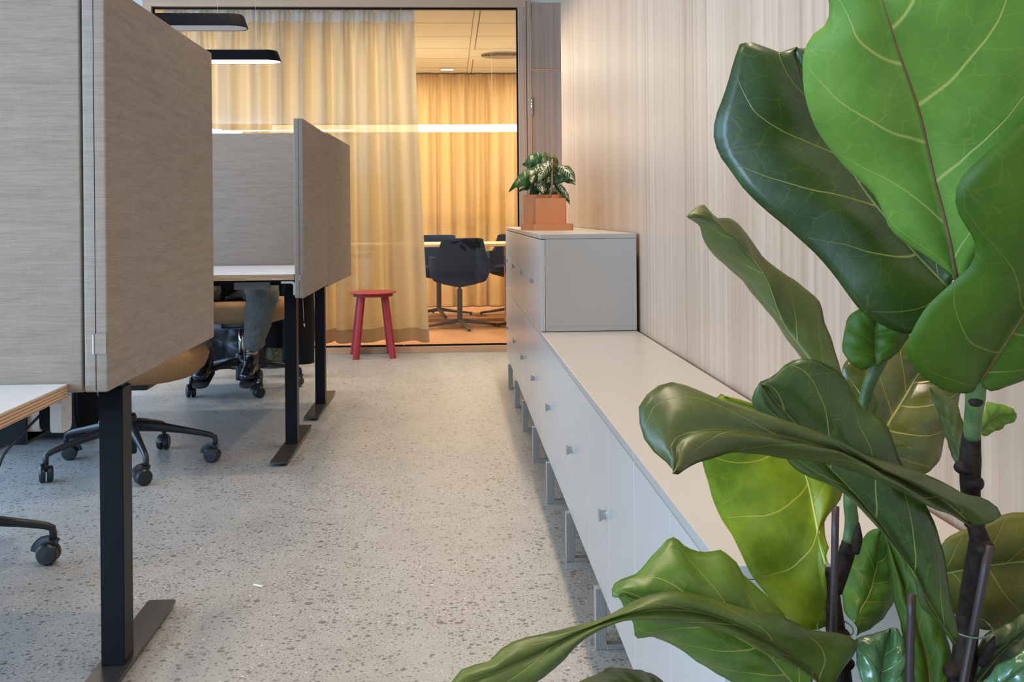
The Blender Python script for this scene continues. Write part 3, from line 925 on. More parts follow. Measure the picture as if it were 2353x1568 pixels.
LEAVES = [
 ('under',0.012,[466,960,937,457,952,968,447,945,998,436,938,1028,426,930,1057,414,918,1085,399,905,1112,384,893,1138,370,880,1163,360,875,1189,353,870,1215,347,865,1241,342,860,1268],[461,960,942,448,963,952,433,964,962,419,964,971,406,964,984,399,963,999,391,961,1014,378,960,1027,364,958,1038,351,954,1051,339,949,1064,329,944,1078,321,938,1093,315,932,1109,312,926,1125,311,919,1140,317,912,1154,327,906,1163,328,902,1178,323,897,1192,320,893,1207,321,888,1222,322,882,1236,330,876,1247,337,869,1258,342,860,1268],[476,960,937,480,945,955,486,934,971,492,924,988,498,916,1005,503,908,1021,509,900,1038,514,893,1054,516,887,1072,517,879,1089,516,872,1106,515,865,1124,511,858,1141,506,852,1158,501,847,1174,490,842,1189,479,837,1204,467,835,1217,452,835,1227,438,836,1237,421,838,1242,405,840,1248,389,842,1254,373,846,1258,357,851,1262,342,860,1268]),
 ('under2',0.012,[506,1000,834,512,988,853,518,975,872,523,962,891,528,950,909,533,938,927,537,925,945,539,912,963,541,900,981,547,895,998,550,890,1016,553,885,1035,555,880,1053],[494,1000,824,469,987,828,449,977,839,431,967,852,417,958,868,416,949,885,421,941,901,428,933,915,437,925,927,446,918,939,454,911,951,456,904,967,448,898,982,436,892,996,430,886,1011,433,881,1026,441,876,1037,451,873,1048,463,872,1059,475,871,1069,489,871,1078,504,872,1084,520,872,1084,537,873,1081,545,875,1067,555,880,1053],[512,1000,830,521,1001,825,533,999,829,544,997,833,554,994,838,565,991,843,575,987,848,584,983,855,591,979,863,599,974,871,606,969,879,609,964,890,609,958,902,609,952,914,609,946,926,608,939,938,604,932,951,600,926,963,598,922,975,596,917,987,592,913,998,585,908,1009,579,902,1021,572,896,1031,564,889,1042,555,880,1053]),
 ('dark',0.016,[492,1030,924,478,1035,940,463,1040,958,449,1045,976,436,1050,995,424,1058,1014,413,1065,1034,403,1072,1056,393,1080,1077,382,1080,1100,373,1080,1123,363,1080,1146,354,1080,1169],[483,1030,907,475,1032,890,460,1035,878,443,1037,880,426,1040,888,410,1042,898,398,1044,913,388,1047,929,377,1049,945,365,1052,960,352,1056,973,338,1060,986,323,1063,998,309,1067,1011,296,1070,1026,286,1074,1043,276,1078,1060,271,1080,1079,273,1080,1099,280,1080,1118,286,1080,1137,292,1080,1157,300,1080,1175,316,1080,1174,334,1080,1164,354,1080,1169],[501,1030,942,501,1039,952,500,1046,962,499,1052,973,497,1058,984,494,1063,995,491,1067,1005,488,1072,1016,484,1076,1027,481,1080,1038,477,1085,1049,473,1089,1059,468,1093,1070,464,1097,1081,459,1100,1091,453,1103,1102,446,1106,1112,439,1107,1121,431,1105,1131,422,1103,1140,413,1101,1149,404,1098,1158,395,1095,1167,382,1091,1168,368,1087,1170,354,1080,1169]),
 ('grey',0.004,[412,1120,807,400,1125,823,388,1130,839,377,1135,855,365,1140,872,355,1138,891,347,1135,912,338,1132,931,325,1130,949,308,1122,965,291,1115,980,274,1108,994,253,1100,1000],[396,1120,817,395,1136,822,393,1147,827,390,1157,833,387,1166,840,384,1173,847,380,1180,854,376,1187,861,372,1192,869,367,1195,877,362,1196,885,355,1196,892,349,1196,900,342,1194,908,336,1192,917,330,1190,925,321,1187,931,312,1182,937,302,1175,944,293,1168,951,285,1159,959,278,1150,967,272,1141,976,267,1130,986,258,1118,991,246,1100,996],[420,1120,817,419,1127,827,418,1132,837,416,1137,847,415,1142,858,413,1146,868,410,1150,878,409,1153,889,407,1157,900,399,1158,908,389,1157,915,380,1157,923,370,1156,930,361,1154,937,351,1153,945,342,1151,952,334,1149,961,326,1147,971,318,1142,980,309,1137,989,298,1132,995,285,1126,995,276,1121,1002,267,1115,1009,256,1108,1004,246,1100,996]),
 ('dark2',0.012,[480,1000,584,465,997,607,449,993,631,437,990,656,422,990,678,407,990,700,391,990,720,373,990,740,355,990,759,340,990,780,323,988,801,305,987,821,289,985,841],[479,1000,583,472,1001,594,464,1001,606,453,1000,614,445,1000,626,443,999,639,440,998,653,434,998,665,425,999,675,417,999,685,408,1000,695,399,1000,705,389,1000,716,380,1000,725,369,1000,734,357,1000,740,344,999,745,332,999,751,321,998,760,313,997,771,305,996,783,298,994,794,291,992,807,283,990,818,283,988,829,289,985,841],[484,1000,596,480,998,611,476,997,626,473,995,641,470,994,657,467,992,672,462,990,686,458,990,701,452,990,714,445,990,727,437,990,740,430,990,753,423,990,766,418,990,780,413,990,794,405,990,806,392,990,810,383,990,822,376,990,835,368,990,847,355,989,855,341,988,861,326,987,862,313,987,856,302,986,846,289,985,841]),
 ('olive',0.014,[506,1020,694,474,998,719,441,977,740,406,955,758,375,940,772,345,925,785,315,910,797,287,900,806,259,890,812,232,880,818,205,867,821,181,853,813,178,840,793],[506,1020,691,493,1014,700,479,1007,710,465,999,717,449,990,724,434,982,730,419,973,738,406,966,744,393,960,751,379,954,757,366,947,764,353,941,768,339,934,773,326,928,778,313,923,781,301,917,784,288,912,786,275,906,790,263,900,793,250,894,795,238,886,798,225,878,798,213,869,797,201,860,797,190,851,795,179,840,792],[514,1020,692,531,1013,697,530,1005,708,509,996,723,485,987,731,463,978,744,440,969,755,418,962,763,397,956,770,375,949,778,355,942,787,335,936,797,314,929,804,295,923,813,276,918,822,258,912,830,239,907,837,220,902,844,202,896,852,183,890,857,166,882,852,154,875,840,154,867,825,159,858,811,170,850,802,179,840,792]),
 ('lime',0.012,[384,1080,636,381,1085,652,379,1090,669,377,1095,686,375,1100,703,371,1102,721,365,1105,738,358,1108,755,347,1110,769,333,1108,784,316,1105,794,298,1102,802,280,1100,810],[384,1080,622,385,1082,606,387,1085,591,389,1087,575,382,1090,566,368,1092,565,356,1094,570,345,1097,579,336,1099,589,327,1101,600,318,1102,611,310,1103,623,304,1104,636,298,1106,649,292,1107,662,284,1108,674,278,1109,687,273,1110,701,269,1108,715,264,1107,729,260,1106,744,258,1105,759,259,1104,773,262,1102,788,269,1101,800,280,1100,810],[387,1080,653,386,1087,660,386,1092,668,388,1097,676,396,1102,683,404,1106,689,411,1110,696,414,1113,705,414,1117,714,414,1119,724,413,1121,734,409,1123,742,404,1124,751,398,1126,759,393,1127,767,386,1127,775,377,1128,779,367,1127,783,356,1125,787,346,1123,791,335,1120,794,324,1117,797,313,1114,799,302,1110,803,291,1106,806,280,1100,810]),
 ('mid',0.012,[344,1030,524,329,1022,541,315,1015,558,301,1008,575,284,1000,587,267,996,598,251,992,608,235,989,618,219,985,627,202,981,634,184,978,640,167,974,645,150,970,650],[322,1030,521,313,1029,524,304,1027,527,295,1024,530,286,1022,534,278,1019,539,270,1016,545,262,1013,551,254,1010,556,246,1008,562,239,1007,567,231,1005,572,224,1003,578,217,1002,584,210,1000,589,202,998,594,194,996,598,186,993,602,178,991,602,169,988,604,167,986,613,165,983,622,160,980,630,156,977,639,152,974,647,146,970,651],[353,1030,550,350,1033,559,346,1034,570,342,1034,582,334,1034,592,326,1033,601,318,1031,611,309,1030,621,300,1028,630,291,1027,639,282,1026,647,276,1025,658,267,1023,666,258,1022,673,245,1019,672,233,1017,674,222,1014,680,213,1011,689,204,1008,688,195,1004,681,186,1000,675,178,995,668,169,990,662,157,985,660,147,979,656,145,970,649]),
 ('olive2',0.008,[375,1050,518,340,1023,556,305,997,590,267,970,617,233,957,635,198,943,646,163,930,650,131,920,646,101,910,639,73,900,629,45,887,623,17,873,618,-9,860,611],[368,1050,519,357,1037,540,339,1024,556,320,1012,569,300,999,580,282,986,593,264,973,606,247,965,615,230,959,622,214,952,628,197,946,633,180,940,637,164,933,641,148,928,643,133,923,640,120,918,636,106,913,630,96,908,621,85,904,614,73,898,608,60,892,604,46,886,602,33,879,600,19,873,603,5,866,607,-9,860,611],[379,1050,525,387,1040,546,396,1029,567,388,1018,584,365,1006,596,341,994,604,319,982,616,299,975,626,278,969,631,258,964,639,238,958,648,219,951,656,199,945,662,179,940,662,161,935,658,144,930,651,127,924,646,109,919,644,91,914,642,73,908,641,55,900,641,40,893,637,27,885,628,10,877,629,-1,869,622,-9,860,611]),
 ('dark',0.01,[212,1000,509,204,992,520,196,983,530,188,975,541,180,967,551,173,958,561,164,950,569,155,945,575,147,940,580,138,935,583,129,930,584,120,925,585,111,920,586],[203,1000,501,200,1001,502,196,1000,505,192,998,507,188,996,509,184,994,512,180,991,514,176,989,517,172,986,520,168,983,523,164,979,526,160,976,530,156,972,533,153,969,537,149,966,540,145,963,543,141,960,546,138,957,550,135,953,554,131,950,558,128,946,562,125,942,566,121,937,571,118,932,575,115,927,580,111,920,586],[216,1000,526,213,1001,530,210,1000,535,207,998,540,204,996,546,201,994,551,197,991,557,194,989,562,189,986,567,184,983,571,178,979,574,173,976,578,167,972,581,161,969,583,156,966,585,150,963,586,145,960,588,139,957,589,134,953,588,129,950,588,124,946,588,118,942,588,113,937,588,108,932,588,109,927,587,111,920,586]),
 ('lime2',0.01,[428,1120,559,434,1125,565,440,1130,571,447,1135,577,453,1140,583,458,1145,589,462,1150,596,466,1153,604,469,1157,612,471,1160,620,473,1163,628,475,1167,636,478,1170,644],[427,1120,560,426,1127,561,425,1132,563,424,1137,565,424,1142,568,425,1146,572,426,1150,575,427,1153,579,427,1157,583,428,1160,587,430,1163,591,432,1166,595,433,1169,599,434,1171,604,438,1172,607,441,1173,611,444,1174,615,447,1175,619,451,1175,623,455,1176,627,458,1176,630,462,1176,634,465,1175,638,469,1174,641,474,1173,643,478,1170,644],[430,1120,545,438,1127,545,445,1132,545,452,1137,545,458,1142,547,464,1146,548,471,1150,550,476,1153,552,481,1157,556,485,1160,559,489,1163,563,490,1166,567,491,1169,572,491,1171,577,491,1172,582,492,1173,588,492,1174,593,491,1175,599,491,1175,604,490,1176,610,490,1176,616,489,1176,621,488,1175,627,485,1174,633,482,1173,638,478,1170,644]),
 ('gloss',0.01,[461,1160,727,469,1165,737,478,1170,746,487,1175,755,495,1180,765,504,1185,774,513,1190,784,522,1195,794,531,1200,804,538,1200,814,544,1200,825,551,1200,836,558,1200,847],[451,1160,737,449,1162,745,446,1165,752,444,1167,760,441,1170,767,440,1172,775,440,1174,783,439,1177,791,439,1179,799,441,1182,807,442,1184,816,443,1186,824,448,1189,831,455,1191,837,462,1194,843,471,1196,847,480,1198,849,489,1200,853,497,1200,856,506,1200,857,515,1200,858,524,1200,860,532,1200,857,541,1200,854,549,1200,850,558,1200,847],[483,1160,727,490,1162,719,497,1165,712,505,1167,704,514,1170,703,525,1172,703,535,1174,705,543,1177,710,551,1179,716,556,1182,723,558,1184,731,560,1186,740,564,1189,748,570,1191,756,575,1194,764,581,1196,772,584,1198,780,587,1200,789,590,1200,798,589,1200,807,587,1200,817,585,1200,826,583,1200,835,575,1200,840,566,1200,843,558,1200,847]),
 ('under2',0.006,[430,1060,844,431,1062,849,431,1063,854,432,1065,859,433,1067,864,433,1068,869,434,1070,874,434,1070,879,435,1070,884,435,1070,889,436,1070,894,437,1070,899,438,1070,905],[427,1060,843,423,1061,841,419,1062,839,415,1062,839,412,1063,841,408,1064,843,405,1065,845,403,1066,849,401,1066,853,399,1067,857,399,1068,861,399,1069,866,400,1070,870,400,1070,874,401,1070,879,403,1070,883,404,1070,887,406,1070,891,409,1070,895,413,1070,898,416,1070,900,420,1070,902,424,1070,905,429,1070,905,433,1070,905,438,1070,905],[434,1060,844,438,1061,846,441,1062,848,445,1062,849,448,1063,851,452,1064,854,455,1065,856,458,1066,858,460,1066,861,463,1067,864,465,1068,867,468,1069,870,468,1070,873,468,1070,877,467,1070,881,466,1070,884,465,1070,888,463,1070,891,460,1070,893,458,1070,896,455,1070,899,453,1070,901,449,1070,903,445,1070,903,442,1070,904,438,1070,905]),
 ('grey',0.004,[531,1080,726,529,1080,734,527,1080,742,525,1080,750,523,1080,758,520,1080,765,518,1080,773,515,1080,781,512,1080,788,508,1080,795,504,1080,803,500,1080,810,495,1080,817],[526,1080,728,527,1085,731,527,1088,733,526,1090,736,526,1092,739,525,1094,742,525,1095,746,524,1097,749,523,1098,752,522,1099,756,522,1099,759,521,1100,763,520,1100,766,518,1100,770,517,1100,773,516,1099,777,514,1099,781,513,1098,785,511,1097,789,509,1095,792,507,1094,796,505,1092,800,503,1090,804,500,1088,808,498,1085,812,495,1080,817],[534,1080,730,534,1080,734,534,1080,739,534,1080,743,534,1080,747,534,1080,751,534,1080,755,534,1080,759,533,1080,763,533,1080,768,532,1080,772,532,1080,776,531,1080,780,530,1080,784,528,1080,788,527,1080,791,525,1080,795,523,1080,799,521,1080,802,517,1080,805,514,1080,808,511,1080,810,507,1080,813,503,1080,814,499,1080,815,495,1080,817]),
 ('under',0.004,[536,1060,773,540,1062,775,543,1063,778,547,1065,780,550,1067,783,555,1068,784,559,1070,785,563,1072,786,568,1073,788,573,1075,788,578,1077,788,582,1078,788,587,1080,788],[536,1060,783,537,1061,785,538,1062,786,539,1062,788,541,1063,790,542,1064,792,543,1065,794,545,1066,796,547,1066,797,549,1067,799,550,1068,801,552,1069,802,555,1070,802,558,1070,801,560,1071,801,563,1072,800,566,1073,799,568,1074,798,571,1074,798,574,1075,797,576,1076,796,579,1077,795,582,1078,794,584,1078,792,585,1079,790,587,1080,788],[540,1060,771,544,1064,769,547,1067,768,550,1070,768,553,1072,769,556,1074,769,558,1076,770,561,1078,770,563,1080,770,566,1081,771,568,1082,771,571,1084,772,573,1085,772,575,1085,773,577,1086,774,579,1086,774,581,1087,775,582,1087,776,584,1087,777,586,1087,778,587,1086,779,588,1086,780,588,1085,782,588,1084,784,588,1083,786,587,1080,788]),
 ('olive3',0.012,[521,1110,612,537,1112,614,553,1113,616,570,1115,618,587,1117,619,603,1118,620,620,1120,620,637,1122,619,654,1123,618,672,1125,616,689,1127,614,706,1128,612,723,1130,609],[514,1110,626,518,1111,635,522,1112,643,528,1112,650,536,1113,654,545,1114,658,555,1115,660,565,1116,662,575,1116,664,584,1117,668,594,1118,671,604,1119,673,614,1120,673,624,1120,674,635,1121,674,645,1122,673,655,1123,669,664,1124,666,674,1124,662,683,1125,657,690,1126,649,697,1127,641,703,1128,633,710,1128,625,717,1129,617,723,1130,609],[518,1110,598,523,1111,590,528,1112,581,533,1112,573,538,1113,564,547,1114,559,556,1115,555,565,1116,550,575,1116,548,584,1117,550,594,1118,552,604,1119,554,614,1120,556,624,1120,558,633,1121,560,643,1122,562,653,1123,563,663,1124,565,673,1124,568,682,1125,572,691,1126,576,701,1127,579,708,1128,585,713,1128,593,718,1129,601,723,1130,609]),
 ('dark',0.01,[523,1050,518,530,1052,525,538,1053,532,546,1055,539,553,1057,546,562,1058,553,570,1060,559,580,1063,565,590,1067,570,601,1070,574,612,1073,578,623,1077,583,635,1080,587],[519,1050,527,520,1051,532,521,1052,536,523,1052,541,524,1053,546,525,1054,551,529,1055,555,533,1056,559,536,1056,563,540,1057,567,545,1058,569,550,1059,572,555,1060,574,560,1061,577,566,1062,579,572,1064,580,578,1066,582,583,1067,584,589,1069,586,596,1070,586,602,1072,587,608,1074,587,615,1075,587,621,1077,587,628,1078,587,635,1080,587],[539,1050,508,544,1051,510,549,1052,512,554,1052,513,559,1053,515,564,1054,517,569,1055,519,573,1056,522,577,1056,525,582,1057,528,586,1058,531,590,1059,534,594,1060,537,598,1061,540,603,1062,544,606,1064,547,610,1066,551,614,1067,554,618,1069,557,622,1070,561,625,1072,565,627,1074,569,629,1075,574,631,1077,578,633,1078,583,635,1080,587]),
 ('gloss2',0.008,[504,1000,524,510,998,530,515,997,536,520,995,543,525,993,549,531,992,554,536,990,560,543,990,565,551,990,568,558,990,571,566,990,574,574,990,577,581,990,580],[500,1000,532,502,999,536,504,998,540,505,998,544,507,997,548,509,996,551,512,995,554,514,994,557,517,994,560,520,993,564,523,992,566,526,991,569,529,990,571,532,990,573,536,990,575,540,990,577,543,990,579,548,990,579,552,990,579,556,990,579,560,990,579,564,990,580,569,990,580,573,990,580,577,990,580,581,990,580],[526,1000,514,529,999,516,532,998,518,535,998,520,538,997,522,541,996,524,544,995,526,547,994,528,549,994,530,552,993,532,554,992,535,557,991,538,559,990,540,562,990,543,565,990,545,568,990,547,571,990,549,573,990,552,574,990,556,575,990,559,576,990,562,577,990,566,578,990,569,579,990,573,580,990,576,581,990,580]),
 ('gloss2',0.01,[422,1040,500,424,1043,505,426,1047,511,428,1050,516,430,1053,522,432,1057,528,434,1060,533,437,1063,539,439,1067,545,442,1070,550,445,1073,556,448,1077,562,451,1080,568],[407,1040,500,407,1042,504,407,1043,508,407,1045,511,408,1046,515,408,1048,519,408,1050,523,409,1051,526,408,1053,530,408,1054,534,408,1056,538,407,1058,541,407,1059,545,407,1061,549,407,1062,553,407,1064,557,408,1066,561,409,1067,563,414,1069,564,419,1070,565,425,1072,565,430,1074,565,435,1075,566,440,1077,566,445,1078,567,451,1080,568],[440,1040,499,442,1042,502,444,1043,505,446,1045,507,448,1046,510,450,1048,513,452,1050,516,454,1051,519,456,1053,522,457,1054,525,458,1056,528,459,1058,531,459,1059,535,460,1061,538,461,1062,541,462,1064,544,463,1066,548,463,1067,551,462,1069,554,462,1070,557,461,1072,560,459,1074,563,458,1075,566,457,1077,569,454,1078,569,451,1080,568]),
 ('under2',0.01,[489,1060,488,489,1065,501,488,1070,514,488,1075,528,487,1080,541,485,1085,554,482,1090,568,479,1095,581,476,1100,595,473,1105,608,470,1110,622,467,1115,636,463,1120,650],[466,1060,489,466,1062,495,466,1065,501,465,1067,507,465,1070,513,465,1072,519,465,1074,525,466,1077,532,466,1079,538,466,1082,545,467,1084,551,467,1086,557,466,1089,564,466,1091,570,465,1094,576,464,1096,583,463,1098,589,463,1101,596,464,1103,603,464,1106,609,464,1108,616,464,1110,623,464,1113,630,464,1115,636,464,1118,643,463,1120,650],[507,1060,496,508,1062,503,509,1065,509,510,1067,516,512,1070,523,513,1072,529,513,1074,536,513,1077,543,513,1079,549,512,1082,556,512,1084,563,512,1086,570,510,1089,576,507,1091,583,505,1094,589,503,1096,595,501,1098,602,499,1101,608,495,1103,614,492,1106,620,488,1108,626,485,1110,632,479,1113,636,474,1115,641,469,1118,645,463,1120,650]),
]
# ------------------------------------------------------------------ seated person behind the second desk
def skin_obj(name, nodes, edges, mat, parent=None, root=0, lv=2):
    """nodes: (x,y,z,r or (rx,ry)); grows a continuous surface"""
    me = bpy.data.meshes.new(name)
    me.from_pydata([n[:3] for n in nodes], edges, [])
    o = bpy.data.objects.new(name, me)
    col.objects.link(o)
    o.modifiers.new('skin', 'SKIN').use_smooth_shade = True
    for i, n in enumerate(nodes):
        r = n[3]
        me.skin_vertices[0].data[i].radius = r if isinstance(r, tuple) else (r, r)
        me.skin_vertices[0].data[i].use_root = (i == root)
    mod_sub(o, lv)
    dg = bpy.context.evaluated_depsgraph_get()
    m2 = bpy.data.meshes.new_from_object(o.evaluated_get(dg))
    bpy.data.objects.remove(o)
    for p in m2.polygons:
        p.use_smooth = True
    m2.materials.clear()
    m2.materials.append(M[mat])
    o = bpy.data.objects.new(name, m2)
    col.objects.link(o)
    if parent is not None:
        o.parent = parent
    return o

nodes, edges = [], []
def chain(pts, start=None):
    k = start
    for p in pts:
        nodes.append(p)
        if k is not None:
            edges.append((k, len(nodes) - 1))
        k = len(nodes) - 1
    return k
# spine, neck and head
pel = chain([(-1.22, 6.33, 0.63, (0.15, 0.10))])
chest = chain([(-1.22, 6.35, 0.75, (0.13, 0.095)), (-1.22, 6.33, 0.92, (0.145, 0.10)), (-1.22, 6.29, 1.04, (0.13, 0.085))], pel)
nk = chain([(-1.22, 6.26, 1.12, (0.055, 0.055)), (-1.22, 6.235, 1.19, (0.055, 0.06)), (-1.22, 6.215, 1.26, (0.075, 0.09)), (-1.22, 6.215, 1.33, (0.072, 0.088)), (-1.22, 6.225, 1.375, (0.04, 0.05))], chest)
arm_ends = []
for s, hand in ((1, (-1.06, 5.78, 0.775)), (-1, (-1.40, 5.78, 0.775))):
    sh = chain([(-1.22 + s * 0.19, 6.31, 1.03, 0.055), (-1.22 + s * 0.235, 6.24, 0.90, 0.046), (-1.22 + s * 0.25, 6.14, 0.79, 0.041), (-1.22 + s * 0.22, 6.02, 0.785, 0.036), (-1.22 + s * 0.175, 5.89, 0.782, 0.027)], chest)
    palm = chain([(-1.22 + s * 0.165, 5.84, 0.78, (0.032, 0.015)), (-1.22 + s * 0.16, 5.80, 0.778, (0.034, 0.013))], sh)
    for j, (dx, ln) in enumerate(((-0.028, 0.062), (-0.010, 0.074), (0.009, 0.070), (0.027, 0.055))):
        x = -1.22 + s * 0.16 + dx
        chain([(x, 5.785, 0.778, 0.0085), (x + dx * .15, 5.785 - ln * .55, 0.782, 0.008), (x + dx * .2, 5.785 - ln, 0.766, 0.007)], palm)
    chain([(-1.22 + s * 0.135 - s * .01, 5.835, 0.776, 0.010), (-1.22 + s * 0.105, 5.80, 0.772, 0.009), (-1.22 + s * 0.095, 5.775, 0.768, 0.0075)], palm - 1)
legs_px = []
for hip, knee, ank, heel, toe in (((-1.12, 6.28, 0.635), (-1.03, 5.92, 0.575), (-1.135, 6.12, 0.215), (-1.13, 6.10, 0.155), (-1.135, 5.99, 0.125)),
                                  ((-1.32, 6.28, 0.635), (-1.46, 5.92, 0.575), (-1.39, 6.14, 0.215), (-1.392, 6.12, 0.155), (-1.395, 6.01, 0.125))):
    mid1 = tuple((a + b) / 2 for a, b in zip(hip, knee))
    mid2 = tuple(a * .62 + b * .38 for a, b in zip(knee, ank))
    chain([(*hip, 0.085), (*mid1, 0.068), (knee[0], knee[1] + .02, knee[2] - .015, 0.052), (*mid2, 0.05), (*ank, 0.035), (*heel, 0.034), (*toe, 0.028)], pel)
    legs_px.append((hip, mid1, knee, mid2, ank, heel, toe))
person = skin_obj('person', nodes, edges, 'skin', None, 0)
tag(person, 'person seated at the second desk, only grey trousers and black boots showing under the table', 'person')
# face, on the same head
bm = B()
for s in (-1, 1):
    lathe(bm, [(0.0005, -0.006), (0.010, -0.004), (0.012, 0.0), (0.010, 0.004), (0.0005, 0.006)], (-1.22 + s * 0.032, 6.138, 1.285), 12, 'Y')
obj('eyes', bm, 'white_plastic', person, True)
bm = B(); tube(bm, [(-1.22, 6.128, 1.285), (-1.22, 6.105, 1.245), (-1.22, 6.128, 1.235)], [0.008, 0.014, 0.010], 10, 8)
obj('nose', bm, 'skin', person, True)
bm = B(); tube(bm, [(-1.245, 6.138, 1.205), (-1.22, 6.128, 1.207), (-1.195, 6.138, 1.205)], 0.006, 8, 8)
obj('mouth', bm, 'red', person, True)
bm = B()
for s in (-1, 1):
    tube(bm, [(-1.22 + s * 0.078, 6.22, 1.245), (-1.22 + s * 0.088, 6.235, 1.27), (-1.22 + s * 0.082, 6.225, 1.295)], 0.010, 8, 8)
obj('ears', bm, 'skin', person, True)
bm = B()
bmesh.ops.create_uvsphere(bm, u_segments=24, v_segments=16, radius=1.0)
for v in bm.verts:
    v.co = Vector((-1.22 + v.co.x * 0.092, 6.245 + v.co.y * 0.098, 1.315 + v.co.z * 0.095))
bmesh.ops.delete(bm, geom=[v for v in bm.verts if v.co.z < 1.29 and v.co.y < 6.22], context='VERTS')
obj('hair', bm, 'hair', person, True)
# clothing
nodes, edges = [], []
p0 = chain([(-1.22, 6.33, 0.635, (0.165, 0.115))])
for hip, m1, knee, m2, ank, heel, toe in legs_px:
    cuff = tuple(a * .9 + b * .1 for a, b in zip(ank, knee))
    low = tuple(a * .74 + b * .26 for a, b in zip(ank, knee))
    chain([(*hip, 0.105), (*m1, 0.104), (knee[0], knee[1] + .008, knee[2] - .006, 0.096), (*m2, 0.083), (*low, 0.064), (*cuff, 0.057)], p0)
tro = skin_obj('trousers', nodes, edges, 'trousers', person, 0, 4)
tro['label'] = 'grey wrinkled trousers rolled at the cuffs'
tx = bpy.data.textures.new('wrinkle', 'CLOUDS'); tx.noise_scale = 0.03
dm = tro.modifiers.new('wrinkles', 'DISPLACE'); dm.texture = tx; dm.strength = 0.020; dm.mid_level = 0.5; dm.texture_coords = 'GLOBAL'
nodes, edges = [], []
c0 = chain([(-1.22, 6.30, 0.655, (0.185, 0.14)), (-1.22, 6.35, 0.77, (0.155, 0.12)), (-1.22, 6.33, 0.92, (0.165, 0.118)), (-1.22, 6.29, 1.05, (0.14, 0.10)), (-1.22, 6.265, 1.105, (0.07, 0.07))])
for s in (1, -1):
    chain([(-1.22 + s * 0.19, 6.31, 1.035, 0.067), (-1.22 + s * 0.235, 6.24, 0.90, 0.058), (-1.22 + s * 0.25, 6.14, 0.795, 0.052), (-1.22 + s * 0.22, 6.02, 0.79, 0.046), (-1.22 + s * 0.185, 5.92, 0.785, 0.037)], 3)
chain([(-1.33, 6.15, 0.655, (0.15, 0.115)), (-1.35, 6.09, 0.64, (0.15, 0.11))], 0)
obj_sw = skin_obj('sweater', nodes, edges, 'sweater', person, 0)
for hip, m1, knee, m2, ank, heel, toe in legs_px:
    nodes, edges = [], []
    a0 = chain([(ank[0], ank[1] + .012, ank[2] + .085, (0.048, 0.053)), (ank[0], ank[1] + .01, ank[2] + .012, (0.047, 0.052)), (heel[0], heel[1] + .005, heel[2], (0.046, 0.052)), (toe[0], (heel[1] + toe[1]) / 2, (heel[2] + toe[2]) / 2 - .005, (0.046, 0.042)), (toe[0], toe[1], toe[2] - .005, (0.046, 0.034)), (toe[0], toe[1] - .045, toe[2] - .012, (0.036, 0.026))])
    bt = skin_obj('boot', nodes, edges, 'leather', person, 0)
    bt['label'] = 'shiny black lace-up boot'
    bm = B()
    dv = (Vector(toe) - Vector(heel)); dv.z *= 0.6
    rot = math.atan2(dv.z, -dv.y)
    loops = []
    for z in (-0.006, 0.006):
        lp = []
        for q in rrect(0.094, 0.235, 0.045, 8):
            y = q[1] - 0.045
            lp.append((heel[0] + q[0] * (1 if y > -.05 else 0.95), heel[1] + y, heel[2] - 0.047 + z + (y * 0.28)))
        loops.append(lp)
    loft(bm, loops)
    obj('sole', bm, 'sole', bt, 'auto')
    bm = B()
    for j in range(5):
        f = j / 4
        y = heel[1] - 0.045 - 0.012 * f + .012 - 0.035 * (1 - f)
        z = heel[2] + 0.035 + f * 0.055 - .006
        tube(bm, [(heel[0] - 0.022, y, z), (heel[0], y - 0.006, z + 0.006), (heel[0] + 0.022, y, z)], 0.0022, 6)
    obj('lace', bm, 'black_matte', bt)

